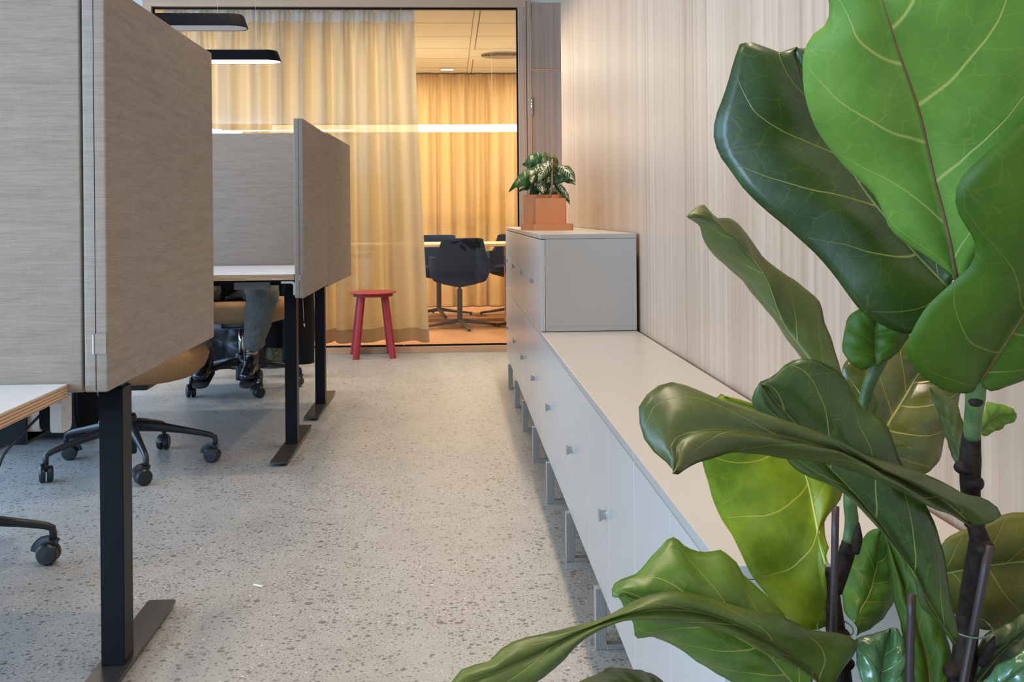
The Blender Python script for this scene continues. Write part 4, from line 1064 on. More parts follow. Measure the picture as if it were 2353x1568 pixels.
# ------------------------------------------------------------------ dark coat over the chair back
def coat():
    t = thing('coat', 'long dark quilted coat hung over the back of the occupied task chair', 'coat', (-1.22, 6.66, 0.05))
    rnd = random.Random(5)
    def panel(x0, x1, zt, zb, y, quilt, nx=40, nz=44, rough=0.03, slope=0.0):
        bm = B()
        rows = []
        for j in range(nz + 1):
            tt = j / nz
            row = []
            for i in range(nx + 1):
                s = i / nx
                x = x0 + (x1 - x0) * s
                z = zt + (zb - zt) * tt + slope * (s - 0.5) * tt
                q = abs(math.sin(PI * (z * 9.5 + 0.35 * math.sin(5 * x)))) ** 0.5 * abs(math.sin(PI * (x * 5.2 + .3 * math.sin(9 * z)))) ** 0.35
                yy = y - quilt * q + rough * math.sin(7 * x + 3 * z) * tt * .6 + 0.012 * math.sin(31 * x + 11 * z)
                edge = min(s, 1 - s) * 8
                if edge < 1: yy += (1 - edge) ** 2 * 0.05
                row.append(bm.verts.new((x, yy, z)))
            rows.append(row)
        for a, b in zip(rows, rows[1:]):
            for i in range(nx):
                bm.faces.new((a[i], a[i + 1], b[i + 1], b[i]))
        return bm
    def put(nm, bm, mat, par):
        for v in bm.verts: v.co -= Vector((-1.22, 6.66, 0.05))
        o = obj(nm, bm, mat, par, True)
        return o
    o = put('quilted_body', panel(-1.62, -1.165, 1.00, 0.055, 6.70, 0.03), 'nylon', t); mod_solid(o, 0.012, 1)
    o = put('coat_front', panel(-1.20, -0.90, 1.00, 0.175, 6.715, 0.004, slope=-0.03), 'black_matte', t); mod_solid(o, 0.012, 1)
    o = put('sleeve', panel(-1.03, -0.888, 0.92, 0.085, 6.655, 0.0, 14), 'black_matte', t); mod_solid(o, 0.03, 1)
    bm = B(); tube(bm, [(-0.925, 6.648, 0.60), (-0.918, 6.644, 0.42), (-0.914, 6.64, 0.33)], 0.0022, 6, 12); tube(bm, [(-0.914, 6.638, 0.335), (-0.911, 6.636, 0.315)], 0.006, 8)
    put('zip', bm, 'steel', t)
    bm = B(); lathe(bm, [(0.0105, 0), (0.0105, 0.006), (0.006, 0.007)], (-0.908, 6.625, 0.115), 16, 'Y')
    put('snap_button', bm, 'steel', t)
    return t
coat().location.y += 0.045

# planter with trailing leaves on the floor behind the chairs
t = thing('potted_ivy', 'grey rounded floor planter with a few trailing green leaves near the glass wall', 'plant', (-1.27, 7.25, 0))
bm = B()
loft(bm, [[(q[0] * k, q[1] * k, z) for q in rrect(0.34, 0.24, 0.10, 8)] for k, z in ((0.86, 0), (0.97, 0.02), (1.0, 0.09), (1.0, 0.135), (0.94, 0.135), (0.92, 0.11))])
obj('pot', bm, 'pot_grey', t, 'auto')
bm = B(); loft(bm, [[(q[0], q[1], z) for q in rrect(0.31, 0.22, 0.09, 8)] for z in (0.100, 0.112)])
obj('soil', bm, 'soil', t)
def small_leaf(bm, base, d, ln, w, droop=0.3, uvl=None):
    d = Vector(d).normalized()
    sx = d.cross(Vector((0, 0, 1)))
    sx = sx.normalized() if sx.length > 1e-3 else Vector((1, 0, 0))
    nn = sx.cross(d).normalized()
    n = 9
    rows = []
    for i in range(n):
        t_ = i / (n - 1)
        wd = w * (math.sin(PI * min(1, t_ * 0.93 + 0.07)) ** 0.75) * (1.15 - 0.5 * t_)
        c = Vector(base) + d * ln * t_ - Vector((0, 0, 1)) * droop * ln * t_ ** 2
        rows.append([(bm.verts.new(c + sx * wd * u * 0.5 + nn * abs(u) * wd * 0.12), u, t_) for u in (-1, -0.5, 0, 0.5, 1)])
    for a, b in zip(rows, rows[1:]):
        for k in range(4):
            f = bm.faces.new((a[k][0], a[k + 1][0], b[k + 1][0], b[k][0]))
            if uvl is not None:
                for lp, src in zip(f.loops, (a[k], a[k + 1], b[k + 1], b[k])):
                    lp[uvl].uv = (src[1], src[2])
rnd = random.Random(2)
for k in range(9):
    a = -PI / 2 + rnd.uniform(-1.4, 1.4)
    pts = [(0.1 * math.cos(a), 0.08 * math.sin(a), 0.115), (0.17 * math.cos(a), 0.14 * math.sin(a), 0.15), (0.2 * math.cos(a), 0.16 * math.sin(a), 0.09), (0.21 * math.cos(a), 0.17 * math.sin(a), 0.04)]
    bm = B(); tube(bm, pts, 0.0025, 6, 10)
    st = obj('vine', bm, 'green_stem', t, True)
    bm = B()
    for q in spline(pts, 7)[1:]:
        for s in (-1, 1):
            small_leaf(bm, q, (math.cos(a + s * 1.0), math.sin(a + s * 1.0), 0.2), 0.035, 0.025, 0.5)
    o = obj('leaves', bm, 'ivy_leaf', st, True); mod_solid(o, 0.001)
t = thing('potted_ivy', 'small trailing green plant at floor level left of the boots, below the side screen', 'plant', (-1.86, 7.20, 0))
bm = B(); lathe(bm, [(0.05, 0), (0.062, 0.004), (0.07, 0.06), (0.066, 0.06), (0.062, 0.045)], seg=24)
obj('pot', bm, 'pot_grey', t, 'auto')
for k in range(7):
    a = k * 0.9
    pts = [(0.02 * math.cos(a), 0.02 * math.sin(a), 0.045), (0.06 * math.cos(a), 0.06 * math.sin(a), 0.10), (0.10 * math.cos(a), 0.10 * math.sin(a), 0.05)]
    bm = B(); tube(bm, pts, 0.0022, 6, 8)
    st = obj('vine', bm, 'green_stem', t, True)
    bm = B()
    for q in spline(pts, 5)[1:]:
        for s in (-1, 1):
            small_leaf(bm, q, (math.cos(a + s), math.sin(a + s), 0.2), 0.04, 0.028, 0.5)
    o = obj('leaves', bm, 'ivy_leaf', st, True); mod_solid(o, 0.001)

# black round bin lying under the desks
t = thing('floor_bin', 'large black cylinder lying on its side on the floor behind the nearest desk leg', 'bin', (-1.86, 5.0, 0))
bm = B(); lathe(bm, [(0.005, -0.28), (0.185, -0.28), (0.193, -0.272), (0.193, 0.185), (0.187, 0.193)], (0, 0, 0.1935), 48, 'X')
obj('body', bm, 'black_plastic', t, 'auto')
bm = B(); lathe(bm, [(0.180, 0.193), (0.178, 0.205), (0.16, 0.210), (0.005, 0.212)], (0, 0, 0.1935), 48, 'X')
obj('lid', bm, 'black_matte', t, 'auto')

# power strip, plug and cable at the end of the tray
t = thing('power_strip', 'white power strip hanging beneath the nearest desk top edge', 'power strip', (-0.79, 2.09, 0.592))
bm = B()
loft(bm, [[(x, q[0], 0.034 + q[1]) for q in rrect(0.055, 0.066, 0.012, 6)] for x in (0.031, 0.052)])
obj('end_cap', bm, 'white_plastic', t, 'auto')
bm = B()
loft(bm, [[(x, q[0], 0.034 + q[1]) for q in rrect(0.050, 0.060, 0.010, 6)] for x in (-0.05, 0.010)])
obj('housing', bm, 'white_plastic', t, 'auto')
bm = B()
loft(bm, [[(x, q[0], 0.034 + q[1]) for q in rrect(0.052, 0.062, 0.024, 6)] for x in (0.0105, 0.0305)])
obj('collar', bm, 'black_matte', t, 'auto')
bm = B()
for y, z in ((-0.012, 0.046), (0.014, 0.022)):
    lathe(bm, [(0.004, 0.052), (0.004, 0.0526)], (0, y, z), 12, 'X')
obj('screw', bm, 'steel', t)
bm = B()
tube(bm, [(-0.775, 2.055, 0.63), (-0.80, 2.035, 0.60), (-0.83, 2.03, 0.565), (-0.845, 2.03, 0.535), (-0.88, 2.035, 0.515), (-0.95, 2.035, 0.522), (-1.05, 2.045, 0.53)], 0.0028, 8, 40)
tag(obj('power_cable', bm, 'black_plastic', None, True), 'thin black cable drooping from the white power strip under the desk', 'cable')
t = thing('cable_bundle', 'dark bundle of cables and plugs sagging below the nearest desk', 'cables', (-0.95, 2.13, 0.49))
bm = B()
rnd = random.Random(9)
for k in range(9):
    y = rnd.uniform(-0.05, 0.05)
    z = rnd.uniform(0.0, 0.05)
    tube(bm, [(0.04 - k * .004, y, 0.062 + z * .2), (-0.05, y * .6, z - 0.012), (-0.16, y, z - 0.02), (-0.5, y * .5, z), (-0.85, y, 0.06)], 0.006, 8, 24)
obj('cables', bm, 'black_matte', t, True)
bm = B()
box(bm, -0.12, -0.045, -0.04, 0.04, 0.0, 0.035, 0.006)
obj('adapter', bm, 'black_plastic', t, 'auto')
bm = B()
rows = []
for j in range(13):
    row = []
    for i in range(17):
        a = 2 * PI * i / 16
        r = 0.045 + 0.012 * math.sin(3 * a + j) + 0.010 * math.sin(5 * a - 2 * j)
        row.append((-1.16 + 0.30 * j / 12, 2.13 + r * math.cos(a) * 0.95, 0.644 + r * math.sin(a) * 0.9))
    rows.append(row[:-1])
loft(bm, rows)
tag(obj('plastic_wrap', bm, 'cloudy', None, True), 'crumpled grey plastic wrap lying in the cable tray beside the power strip', 'plastic wrap')

# ------------------------------------------------------------------ red stool
t = thing('stool', 'red metal stool with a flat round seat standing before the sheer curtain', 'stool', (-0.555, 7.63, 0))
bm = B(); lathe(bm, [(0.155, 0.452), (0.164, 0.453), (0.166, 0.456), (0.164, 0.461), (0.150, 0.4635), (0.01, 0.4625)], seg=56)
obj('seat', bm, 'red_top', t, 'auto')
bm = B(); lathe(bm, [(0.125, 0.430), (0.139, 0.430), (0.141, 0.433), (0.141, 0.4515), (0.125, 0.4515)], seg=48)
obj('seat_ring', bm, 'red', t, 'auto')
for dx, dy, a in ((-0.110, -0.156, -0.3), (0.144, -0.12, -0.3), (-0.154, 0.128, -0.3), (0.111, 0.143, -0.3)):
    bm = B()
    b0, t0 = Vector((dx, dy, 0.0)), Vector((dx * 0.64, dy * 0.64, 0.430))
    h = 0.019
    lp = []
    for c, z in ((b0, 0.0), (t0, 0.430)):
        lp.append([(c.x + q[0], c.y + q[1], z) for q in [((u * math.cos(a) - v * math.sin(a)), (u * math.sin(a) + v * math.cos(a))) for u, v in rrect(h * 2, h * 2, 0.004, 2)]])
    loft(bm, lp)
    obj('leg', bm, 'red', t, 'auto')

# ------------------------------------------------------------------ pendant lamps over the desks
def pendant(label, x1, y, zb, ln, lit):
    t = thing('pendant_lamp', label, 'lamp', (x1, y, zb), 0, 'black linear pendant lamps')
    hgt = 0.058
    bm = B()
    cx = -ln / 2
    loops = []
    for z, ins in ((0.0, 0.0), (0.001, 0.0), (hgt - 0.008, 0.017), (hgt - 0.002, 0.022), (hgt, 0.030)):
        loops.append([(cx + q[0], q[1], z) for q in rrect(ln - 2 * ins, 0.150 - 2 * ins, 0.074 - ins, 12)])
    loft(bm, loops, cap0=False)
    inner = []
    for z, ins in ((0.0, 0.0), (0.0, 0.004), (0.003, 0.0045)):
        inner.append([(cx + q[0], q[1], z) for q in rrect(ln - 2 * ins, 0.150 - 2 * ins, 0.074 - ins, 12)])
    loft(bm, inner, cap0=False, cap1=False)
    obj('shade', bm, 'black_matte', t, 'auto')
    bm = B()
    loft(bm, [[(cx + q[0], q[1], z) for q in rrect(ln - 0.010, 0.140, 0.069, 12)] for z in (0.0012, 0.0035)])
    obj('diffuser', bm, 'lamp_on' if lit else 'lamp_off', t)
    bm = B()
    for x in (-0.13, -ln + 0.13):
        tube(bm, [(x, 0, hgt), (x, 0, 2.585 - zb)], 0.0006, 6)
    obj('hanging_wire', bm, 'steel', t)
    if lit:
        area('pendant_light', (x1 - ln / 2, y, zb - 0.004), (x1 - ln / 2, y, 0), ln - 0.1, 0.1, 7, (1.0, 0.84, 0.66))
pendant('unlit black linear pendant lamp, the higher one in view, near the top edge', -0.872, 4.70, 1.822, 1.25, False)
pendant('lit black linear pendant lamp glowing white below, hanging above the middle screen', -0.873, 5.62, 1.808, 1.25, True)

# ------------------------------------------------------------------ meeting room
t = thing('pendant_lamp', 'long glowing white tube lamp hanging in the meeting room behind the glass', 'lamp', (-0.50, 10.0, 1.815))
bm = B(); tube(bm, [(-1.14, 0, 0), (1.14, 0, 0)], 0.034, 20)
obj('tube', bm, 'tube_on', t, 'auto')
bm = B()
for x in (-0.9, 0.9):
    tube(bm, [(x, 0, 0.034), (x, 0, 2.552 - 1.815)], 0.001, 6)
obj('hanging_wire', bm, 'steel', t)
area('tube_light_down', (-0.50, 10.0, 1.775), (-0.5, 10.0, 0), 2.2, 0.06, 16, (1.0, 0.76, 0.46))
# downlight and round vent in the ceiling
t = thing('ceiling_vent', 'round slatted air vent in the meeting room ceiling', 'vent', (0.52, 10.29, 2.552))
bm = B(); box(bm, -0.32, 0.30, -0.30, 0.30, -0.004, -0.0005)
obj('cover_plate', bm, 'tiles', t)
bm = B()
for r in (0.03, 0.06, 0.09, 0.12, 0.15, 0.18, 0.205):
    lathe(bm, [(r, -0.0045), (r + 0.006, -0.016), (r + 0.009, -0.016), (r + 0.004, -0.0045)], seg=40)
obj('slat_ring', bm, 'vent', t, 'auto')
t = thing('downlight', 'small lit rectangular downlight in the meeting room ceiling', 'ceiling light', (-0.02, 11.28, 2.552))
bm = B(); box(bm, -0.075, 0.075, -0.05, 0.05, -0.012, -0.0005, 0.002)
obj('frame', bm, 'ceiling', t)
bm = B(); box(bm, -0.065, 0.065, -0.04, 0.04, -0.0145, -0.0123)
obj('lens', bm, 'spot_on', t)
# table
t = thing('meeting_table', 'light wooden meeting table behind the navy chairs', 'table', (0.0, 9.98, 0))
obj('tabletop', box(B(), -1.9, 1.4, -0.38, 0.42, 0.715, 0.742, 0.004), 'table_wood', t)
for x in (-1.45, 0.66):
    obj('leg_panel', box(B(), x - 0.16, x + 0.16, -0.06, 0.06, 0.004, 0.7145, 0.004), 'table_wood', t)
# chairs
def shell_bm(w=0.45, d=0.46):
    """upholstered tub: seat pan sweeping up into back and arms"""
    bm = B()
    nz, na = 22, 64
    rows = []
    for j in range(nz + 1):
        s = j / nz
        row = []
        for i in range(na + 1):
            a = -PI * 1.02 + (PI * 2.04) * i / na      # 0 = back
            b = math.cos(a)                            # 1 at back, -1 at front
            back = max(0.0, min(1.0, (b - 0.66) / 0.12)); back = back * back * (3 - 2 * back)
            arm = max(0.0, min(1.0, (b + 0.55) / 0.35)); arm = arm * arm * (3 - 2 * arm)
            ztop = 0.445 + 0.19 * arm + 0.165 * back
            r = 0.30 + 0.70 * min(1, s * 1.9) ** 0.55
            z = 0.425 + 0.045 * min(1, s * 1.6) ** 2.2
            if s > 0.42:
                z = z + (ztop - z) * ((s - 0.42) / 0.58)
            flare = 1.0 + 0.05 * s - 0.10 * back * max(0, s - .6)
            x = math.sin(a) * w / 2 * r * flare
            y = -b * d / 2 * r * flare - 0.05 * back * max(0, s - .45)
            # squarer plan
            k = (abs(math.sin(a)) ** 4 + abs(b) ** 4) ** -0.25
            row.append(bm.verts.new((x * (0.35 + 0.65 * k), y * (0.35 + 0.65 * k), z)))
        rows.append(row)
    for a, b in zip(rows, rows[1:]):
        for i in range(na):
            bm.faces.new((a[i], a[i + 1], b[i + 1], b[i]))
    bm.faces.new([v for v in rows[0][:-1]][::-1])
    bmesh.ops.remove_doubles(bm, verts=bm.verts[:], dist=0.001)
    return bm
def meeting_chair():
    t = thing('meeting_chair', 'x', 'chair', (0, 0, 0), 0, 'navy tub chairs around the meeting table')
    o = obj('seat_shell', shell_bm(), 'felt_navy', t, True)
    mod_solid(o, 0.030, 1)
    bm = B()
    loft(bm, [[(q[0] * k, q[1] * k + 0.01, z) for q in rrect(0.37, 0.38, 0.12, 6)] for k, z in ((0.9, 0.455), (1.0, 0.465), (0.98, 0.485), (0.85, 0.495))])
    obj('seat_cushion', bm, 'felt_navy', t, True)
    bm = B()
    loft(bm, [[(q[0] * k, q[1] * k, z) for q in rrect(0.30, 0.22, 0.05, 4)] for k, z in ((0.15, 0.362), (0.6, 0.378), (1.0, 0.392), (1.0, 0.404))])
    obj('seat_bracket', bm, 'black_matte', t, 'auto')
    bm = B(); tube(bm, [(0, 0, 0.055), (0, 0, 0.345)], 0.024, 8); tube(bm, [(0, 0, 0.345), (0, 0, 0.366)], 0.013, 12)
    obj('column', bm, 'dark_bronze', t, 'auto')
    bm = B()
    for k in range(4):
        a = math.radians(8 + 90 * k)
        c, s = math.cos(a), math.sin(a)
        tube(bm, [(c * 0.01, s * 0.01, 0.068), (c * 0.16, s * 0.16, 0.046), (c * 0.335, s * 0.335, 0.022)], [0.026, 0.020, 0.014], 8, 8, (1.0, 0.7))
        lathe(bm, [(0.012, 0.0045), (0.012, 0.016)], (c * 0.322, s * 0.322, 0), 10)
    obj('star_base', bm, 'dark_bronze', t, True)
    return t
mc = meeting_chair()
spots = [(0.075, 9.42, PI + 0.10, 'navy tub chair in the middle, its back to the glass, before the wooden table'),
         (0.74, 9.46, PI - 0.1, 'navy tub chair half hidden by the far end of the grey cabinets, before the table'),
         (-0.12, 10.56, 0.06, 'navy tub chair across the table, its top edge behind the middle chair'),
         (0.62, 10.62, -0.15, 'navy tub chair across the table at the right, half behind the cabinets')]
for k, (x, y, rz, lab) in enumerate(spots):
    o = mc if k == 0 else copy_tree(mc)
    o.location = (x, y, 0.0035)
    o.rotation_euler = (0, 0, rz + PI)
    o['label'] = lab

# ------------------------------------------------------------------ small plant on the raised cabinets
t = thing('potted_plant', 'bushy striped-leaf plant in a stepped terracotta pot on top of the raised cabinets', 'plant', (0.452, 5.06, 0.926))
bm = B()
def rr3(cx, cy, w, d, r, z, n=8): return [(cx + q[0], cy + q[1], z) for q in rrect(w, d, r, n)]
loft(bm, [rr3(-0.012, 0.03, 0.205, 0.19, 0.07, z) for z in (0.0005, 0.030)]); loft(bm, [rr3(0.025, -0.055, 0.185, 0.17, 0.012, z) for z in (0.0005, 0.030)])
obj('saucer', bm, 'terracotta', t, 'auto')
bm = B()
loft(bm, [rr3(-0.005, 0.035, 0.192 - 2 * k, 0.165 - 2 * k, 0.06, z) for k, z in ((0, 0.0305), (0, 0.168), (0.007, 0.168), (0.007, 0.15))])
loft(bm, [rr3(0.016, -0.055, 0.143 - 2 * k, 0.125 - 2 * k, 0.008, z) for k, z in ((0, 0.0305), (0, 0.150), (0.007, 0.150), (0.007, 0.14))])
obj('pot', bm, 'terracotta', t, 'auto')
bm = B(); loft(bm, [rr3(-0.005, 0.035, 0.170, 0.145, 0.05, z) for z in (0.151, 0.158)])
obj('soil', bm, 'soil', t)
def plant_leaf(mat, base, tip, w, droop, bend=0.0):
    bm = B()
    uvl = bm.loops.layers.uv.new('UVMap')
    base, tip = Vector(base), Vector(tip)
    ln = (tip - base).length
    d = (tip - base).normalized()
    sx = d.cross(Vector((0.15, -1, 0.45))).normalized()
    nn = sx.cross(d).normalized()
    n, mm = 14, 8
    rows = []
    for i in range(n + 1):
        s = i / n
        wd = w * (max(0.0, math.sin(PI * (s * 0.90 + 0.10))) ** 0.8) * (1.12 - 0.45 * s) * 0.5
        if i == n: wd = 0.0005
        c = base + d * ln * s + Vector((0, 0, 1)) * droop * ln * math.sin(PI * s)
        row = []
        for k in range(mm + 1):
            u = -1 + 2 * k / mm
            back = -0.16 * ln * (1 - s) ** 3 * abs(u) * (1 if s < .3 else 0)      # heart-shaped base
            row.append((bm.verts.new(c + sx * wd * u + d * back - nn * (abs(u) ** 1.6) * wd * 0.35 + nn * 0.004 * math.sin(14 * s + 2 * u)), u, s))
        rows.append(row)
    for a, b in zip(rows, rows[1:]):
        for k in range(mm):
            f = bm.faces.new((a[k][0], a[k + 1][0], b[k + 1][0], b[k][0]))
            for lp, src in zip(f.loops, (a[k], a[k + 1], b[k + 1], b[k])):
                lp[uvl].uv = (src[1], src[2])
    lf = obj('leaf', bm, mat, t, True)
    mod_solid(lf, 0.0012)
    bm = B()
    tube(bm, [(-0.005, 0.03, 0.155), (base.x * 0.5, base.y * 0.5 + 0.015, 0.155 + (base.z - 0.155) * 0.6), tuple(base)], 0.0024, 6, 10)
    obj('stalk', bm, 'green_stem', t, True)
# local px scale: 1 px = 0.00205 m ; origin px (1257, 527)
def lp_(px, py, y): return ((px - 1257) * 0.00205, y, (527 - py) * 0.00205)
pl = [('plain_leaf', (1240, 398), (1186, 428), .085, .12, -.03), ('plain_leaf', (1222, 375), (1262, 352), .085, .1, .03),
      ('plain_leaf', (1252, 378), (1208, 372), .075, .15, .05), ('plain_leaf', (1236, 388), (1172, 438), .05, .1, .0),
      ('olive_leaf', (1271, 356), (1276, 396), .072, .04, -.02), ('olive_leaf', (1262, 350), (1252, 392), .04, .0, -.015),
      ('striped', (1267, 374), (1236, 418), .062, .10, -.06), ('striped', (1292, 382), (1322, 418), .066, .14, -.05),
      ('striped', (1244, 414), (1246, 445), .050, .05, -.07), ('striped', (1231, 402), (1220, 420), .035, .05, -.05),
      ('striped', (1258, 378), (1226, 400), .05, .12, -.05),
      ('plain_leaf', (1270, 412), (1318, 402), .060, .05, -.03), ('plain_leaf', (1290, 400), (1330, 422), .05, .12, .02),
      ('plain_leaf', (1286, 424), (1312, 468), .042, .1, -.02), ('striped', (1289, 428), (1309, 462), .030, .12, -.05),
      ('plain_leaf', (1232, 424), (1196, 437), .030, .1, .02), ('plain_leaf', (1240, 428), (1222, 452), .05, .0, .03),
      ('olive_leaf', (1262, 440), (1300, 444), .03, .1, .06), ('plain_leaf', (1258, 405), (1240, 385), .055, .1, .02),
      ('plain_leaf', (1262, 395), (1300, 380), .06, .1, .03), ('plain_leaf', (1270, 418), (1236, 430), .04, .05, -.01)]
for mt, b_, t_, w_, dr, dy in pl:
    dx = (t_[0] - b_[0])
    plant_leaf(mt, lp_(*b_, 0.02 + dy), lp_(*t_, 0.005 + dy * 2.0), w_, dr)
bm = B()
tube(bm, [(0.012, -0.05, 0.145), (0.026, -0.052, 0.20), (0.028, -0.05, 0.27), (0.030, -0.048, 0.335)], 0.0042, 8, 12)
obj('stalk', bm, 'stalk_pink', t, True)

# ------------------------------------------------------------------ the large leafy plant in the foreground
def fig_tree():
    t = thing('fiddle_leaf_fig', 'large fiddle-leaf plant with broad veined leaves in the right foreground', 'plant', (0.46, 1.06, 0))
    O = Vector((0.46, 1.06, 0))
    bm = B(); lathe(bm, [(0.12, 0.0), (0.135, 0.004), (0.160, 0.40), (0.158, 0.41), (0.150, 0.41), (0.147, 0.37)], seg=48)
    obj('pot', bm, 'pot_grey', t, 'auto')
    bm = B(); lathe(bm, [(0.145, 0.355), (0.144, 0.370), (0.01, 0.374)], seg=40)
    obj('soil', bm, 'soil', t, True)
    def lc(pts): return [tuple(Vector(p) - O) for p in pts]
    def stem(nm, pts, r, mat, n=30):
        bm = B(); tube(bm, lc(pts), r, 12, n)
        return obj(nm, bm, mat, t, True)
    stem('stem', [(0.475, 1.06, 0.365), (0.49, 1.055, 0.44), (0.510, 1.05, 0.523), (0.519, 1.05, 0.588), (0.526, 1.05, 0.632), (0.530, 1.045, 0.668)], [0.014, 0.013, 0.0115, 0.0105], 'bark')
    stem('stem', [(0.5305, 1.045, 0.664), (0.522, 1.042, 0.690), (0.515, 1.035, 0.724), (0.513, 1.03, 0.760), (0.5125, 1.026, 0.78)], [0.010, 0.0075, 0.0095, 0.0105, 0.0085], 'bark')
    stem('green_stem', [(0.5125, 1.026, 0.775), (0.511, 1.02, 0.797), (0.5075, 1.008, 0.82), (0.506, 1.008, 0.845), (0.507, 1.02, 0.882), (0.500, 1.02, 0.935)], [0.0082, 0.0085, 0.0105, 0.0075, 0.006, 0.005], 'green_stem')
    stem('stem', [(0.415, 1.07, 0.365), (0.41, 1.085, 0.44), (0.403, 1.09, 0.51), (0.397, 1.09, 0.563), (0.392, 1.09, 0.60), (0.390, 1.09, 0.627)], [0.0125, 0.0115, 0.0105, 0.0095], 'bark')
    stem('stem', [(0.395, 1.09, 0.605), (0.407, 1.09, 0.636), (0.4125, 1.09, 0.655)], [0.009, 0.0085, 0.008], 'bark', 12)
    stem('green_stem', [(0.412, 1.09, 0.652), (0.415, 1.09, 0.676), (0.412, 1.085, 0.711), (0.425, 1.085, 0.787), (0.432, 1.08, 0.824), (0.444, 1.078, 0.847), (0.454, 1.074, 0.873)], [0.0075, 0.007, 0.006, 0.0062, 0.0065, 0.005], 'green_stem')
    # knobbly old leaf scars
    rnd = random.Random(4)
    for p, r in (((0.510, 1.03, 0.745), 0.0125), ((0.517, 1.028, 0.73), 0.0115), ((0.512, 1.032, 0.765), 0.010), ((0.532, 1.04, 0.662), 0.0125), ((0.524, 1.046, 0.684), 0.0105), ((0.507, 1.048, 0.535), 0.014), ((0.514, 1.048, 0.56), 0.0125), ((0.398, 1.085, 0.56), 0.0125), ((0.409, 1.086, 0.649), 0.0095), ((0.404, 1.087, 0.53), 0.013), ((0.392, 1.086, 0.622), 0.0095), ((0.506, 1.003, 0.815), 0.008)):
        bm = B()
        bmesh.ops.create_icosphere(bm, subdivisions=3, radius=r * 0.88)
        for v in bm.verts:
            v.co.z *= 0.75
            v.co = v.co * (1 + 0.22 * math.sin(v.co.x * 230 + p[2] * 90) * math.cos(v.co.z * 190)) + Vector(p) - O
            v.co.z += 0
        obj('leaf_scar', bm, 'bark', t, True)
    for p, d in (((0.400, 1.08, 0.535), (-0.012, -0.004, 0.03)), ((0.414, 1.08, 0.648), (0.002, -0.006, 0.032)), ((0.526, 1.04, 0.545), (0.012, -0.006, 0.03)), ((0.53, 1.04, 0.52), (0.014, -0.006, 0.034)), ((0.393, 1.08, 0.585), (-0.010, -0.004, 0.012))):
        bm = B()
        tube(bm, lc([p, tuple(Vector(p) + Vector(d) * .5 + Vector((0, -.002, 0))), tuple(Vector(p) + Vector(d))]), [0.005, 0.006, 0.0012], 8, 8)
        obj('bud_sheath', bm, 'bark', t, True)
    stem('stake', [(0.378, 1.062, 0.36), (0.382, 1.06, 0.523), (0.387, 1.06, 0.701)], 0.0038, 'stake', 12)
    stem('stake', [(0.446, 1.03, 0.36), (0.449, 1.03, 0.534), (0.452, 1.03, 0.621)], 0.0042, 'stake', 12)
    stem('stake', [(0.470, 1.03, 0.36), (0.504, 1.03, 0.532), (0.5315, 1.03, 0.667)], 0.0045, 'stake', 12)
    for c, r in (((0.391, 1.075, 0.572), 0.018), ((0.516, 1.040, 0.583), 0.021)):
        bm = B()
        tube(bm, lc([(c[0] + r * math.cos(a), c[1] + r * 0.9 * math.sin(a), c[2] + 0.004 * math.sin(a)) for a in [2 * PI * k / 20 for k in range(21)]]), 0.0009, 6)
        obj('wire_tie', bm, 'wire', t, True)
    # leaves: midrib and both margins as points in millimetres
    N, K = 40, 10
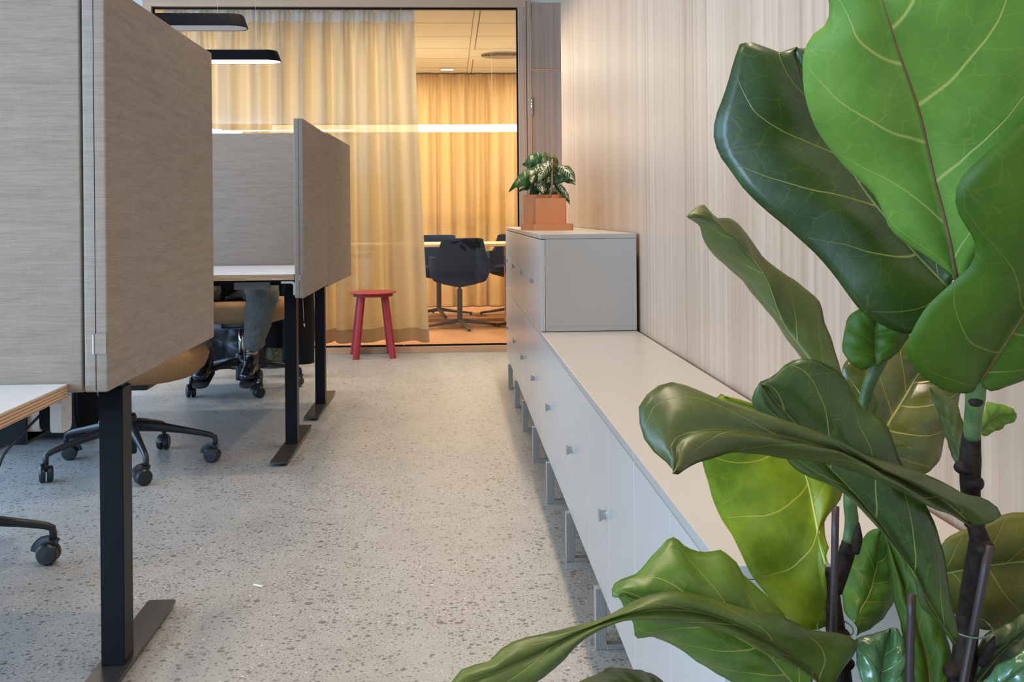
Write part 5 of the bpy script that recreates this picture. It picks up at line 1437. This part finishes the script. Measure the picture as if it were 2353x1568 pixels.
    for mat, bulge, mid, lft, rgt in LEAVES:
        def conv(a): return [Vector((a[i] / 1000, a[i + 1] / 1000, a[i + 2] / 1000)) for i in range(0, len(a), 3)]
        m_, l_, r_ = conv(mid), conv(lft), conv(rgt)
        Ms, Ls, Rs = spline(m_, N + 1), spline(l_, N + 1), spline(r_, N + 1)
        bm = B()
        uvl = bm.loops.layers.uv.new('UVMap')
        rows = []
        for i in range(N + 1):
            s = i / N
            tg = Ms[min(i + 1, N)] - Ms[max(i - 1, 0)]
            nrm = tg.cross(Rs[i] - Ls[i])
            nrm = nrm.normalized() if nrm.length > 1e-9 else Vector((0, -1, 0))
            if nrm.y > 0: nrm = -nrm
            env = math.sin(PI * min(max(s, 0.02), 0.98)) ** 0.5
            row = []
            for k in range(-K, K + 1):
                u = k / K
                E = Rs[i] if u > 0 else Ls[i]
                au = abs(u)
                p = Ms[i].lerp(E, au)
                # each half is cupped between midrib and margin, quilted between the side veins
                h = bulge * math.sin(PI * au) * env
                vein = s - 0.25 * au ** 1.2 + (0.055 if u > 0 else -0.055)
                h += 0.0022 * math.sin(PI * au) * (0.5 - 0.5 * math.cos(2 * PI * (vein * 4.8 - 0.5))) * env
                h += 0.0020 * au * math.sin(21 * s + 3 * u) * env
                p = p + nrm * h
                row.append((bm.verts.new(p - O), u, s))
            rows.append(row)
        for a, b in zip(rows, rows[1:]):
            for k in range(2 * K):
                f = bm.faces.new((a[k][0], a[k + 1][0], b[k + 1][0], b[k][0]))
                for lp, src in zip(f.loops, (a[k], a[k + 1], b[k + 1], b[k])):
                    lp[uvl].uv = (src[1], src[2])
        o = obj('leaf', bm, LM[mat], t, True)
        mod_solid(o, 0.0007, 0)
        # raised midrib, thick at the base and fading towards the tip
        r0, rm = {'under': (0.0034, 'rib_brown'), 'under2': (0.0028, 'rib_brown'), 'lime': (0.0024, 'rib_lime'), 'lime2': (0.0016, 'rib_lime'), 'dark': (0.0018, 'rib_dark'), 'dark2': (0.0017, 'rib_green'), 'gloss': (0.0018, 'rib_lime'), 'mid': (0.0020, 'rib_green'), 'olive2': (0.0020, 'rib_brown'), 'olive3': (0.0018, 'rib_green')}.get(mat, (0.0013, 'rib_green'))
        leaf_len = sum((b - a).length for a, b in zip(Ms, Ms[1:]))
        if leaf_len < 0.07: r0 *= 0.45
        bm = B()
        tube(bm, [m - O for m in Ms[:N - 3]], [r0, r0 * 0.62, r0 * 0.42, r0 * 0.25, r0 * 0.12], 8)
        obj('midrib', bm, rm, o, True)
    return t
fig_tree()

# a small white scrap on the concrete
bm = B()
loft(bm, [[(-0.530 + x * 0.013, 2.921 - x * 0.008 + w * 0.004, 0.0012 + h)for w, h in ((-1, 0.0), (0, 0.001), (1, 0.002), (1, 0.0026), (0, 0.0016), (-1, 0.0006))] for x in (-1, -0.3, 0.4, 1)])
tag(obj('paper_scrap', bm, 'paper', None), 'tiny white paper scrap lying alone on the open concrete floor', 'paper')
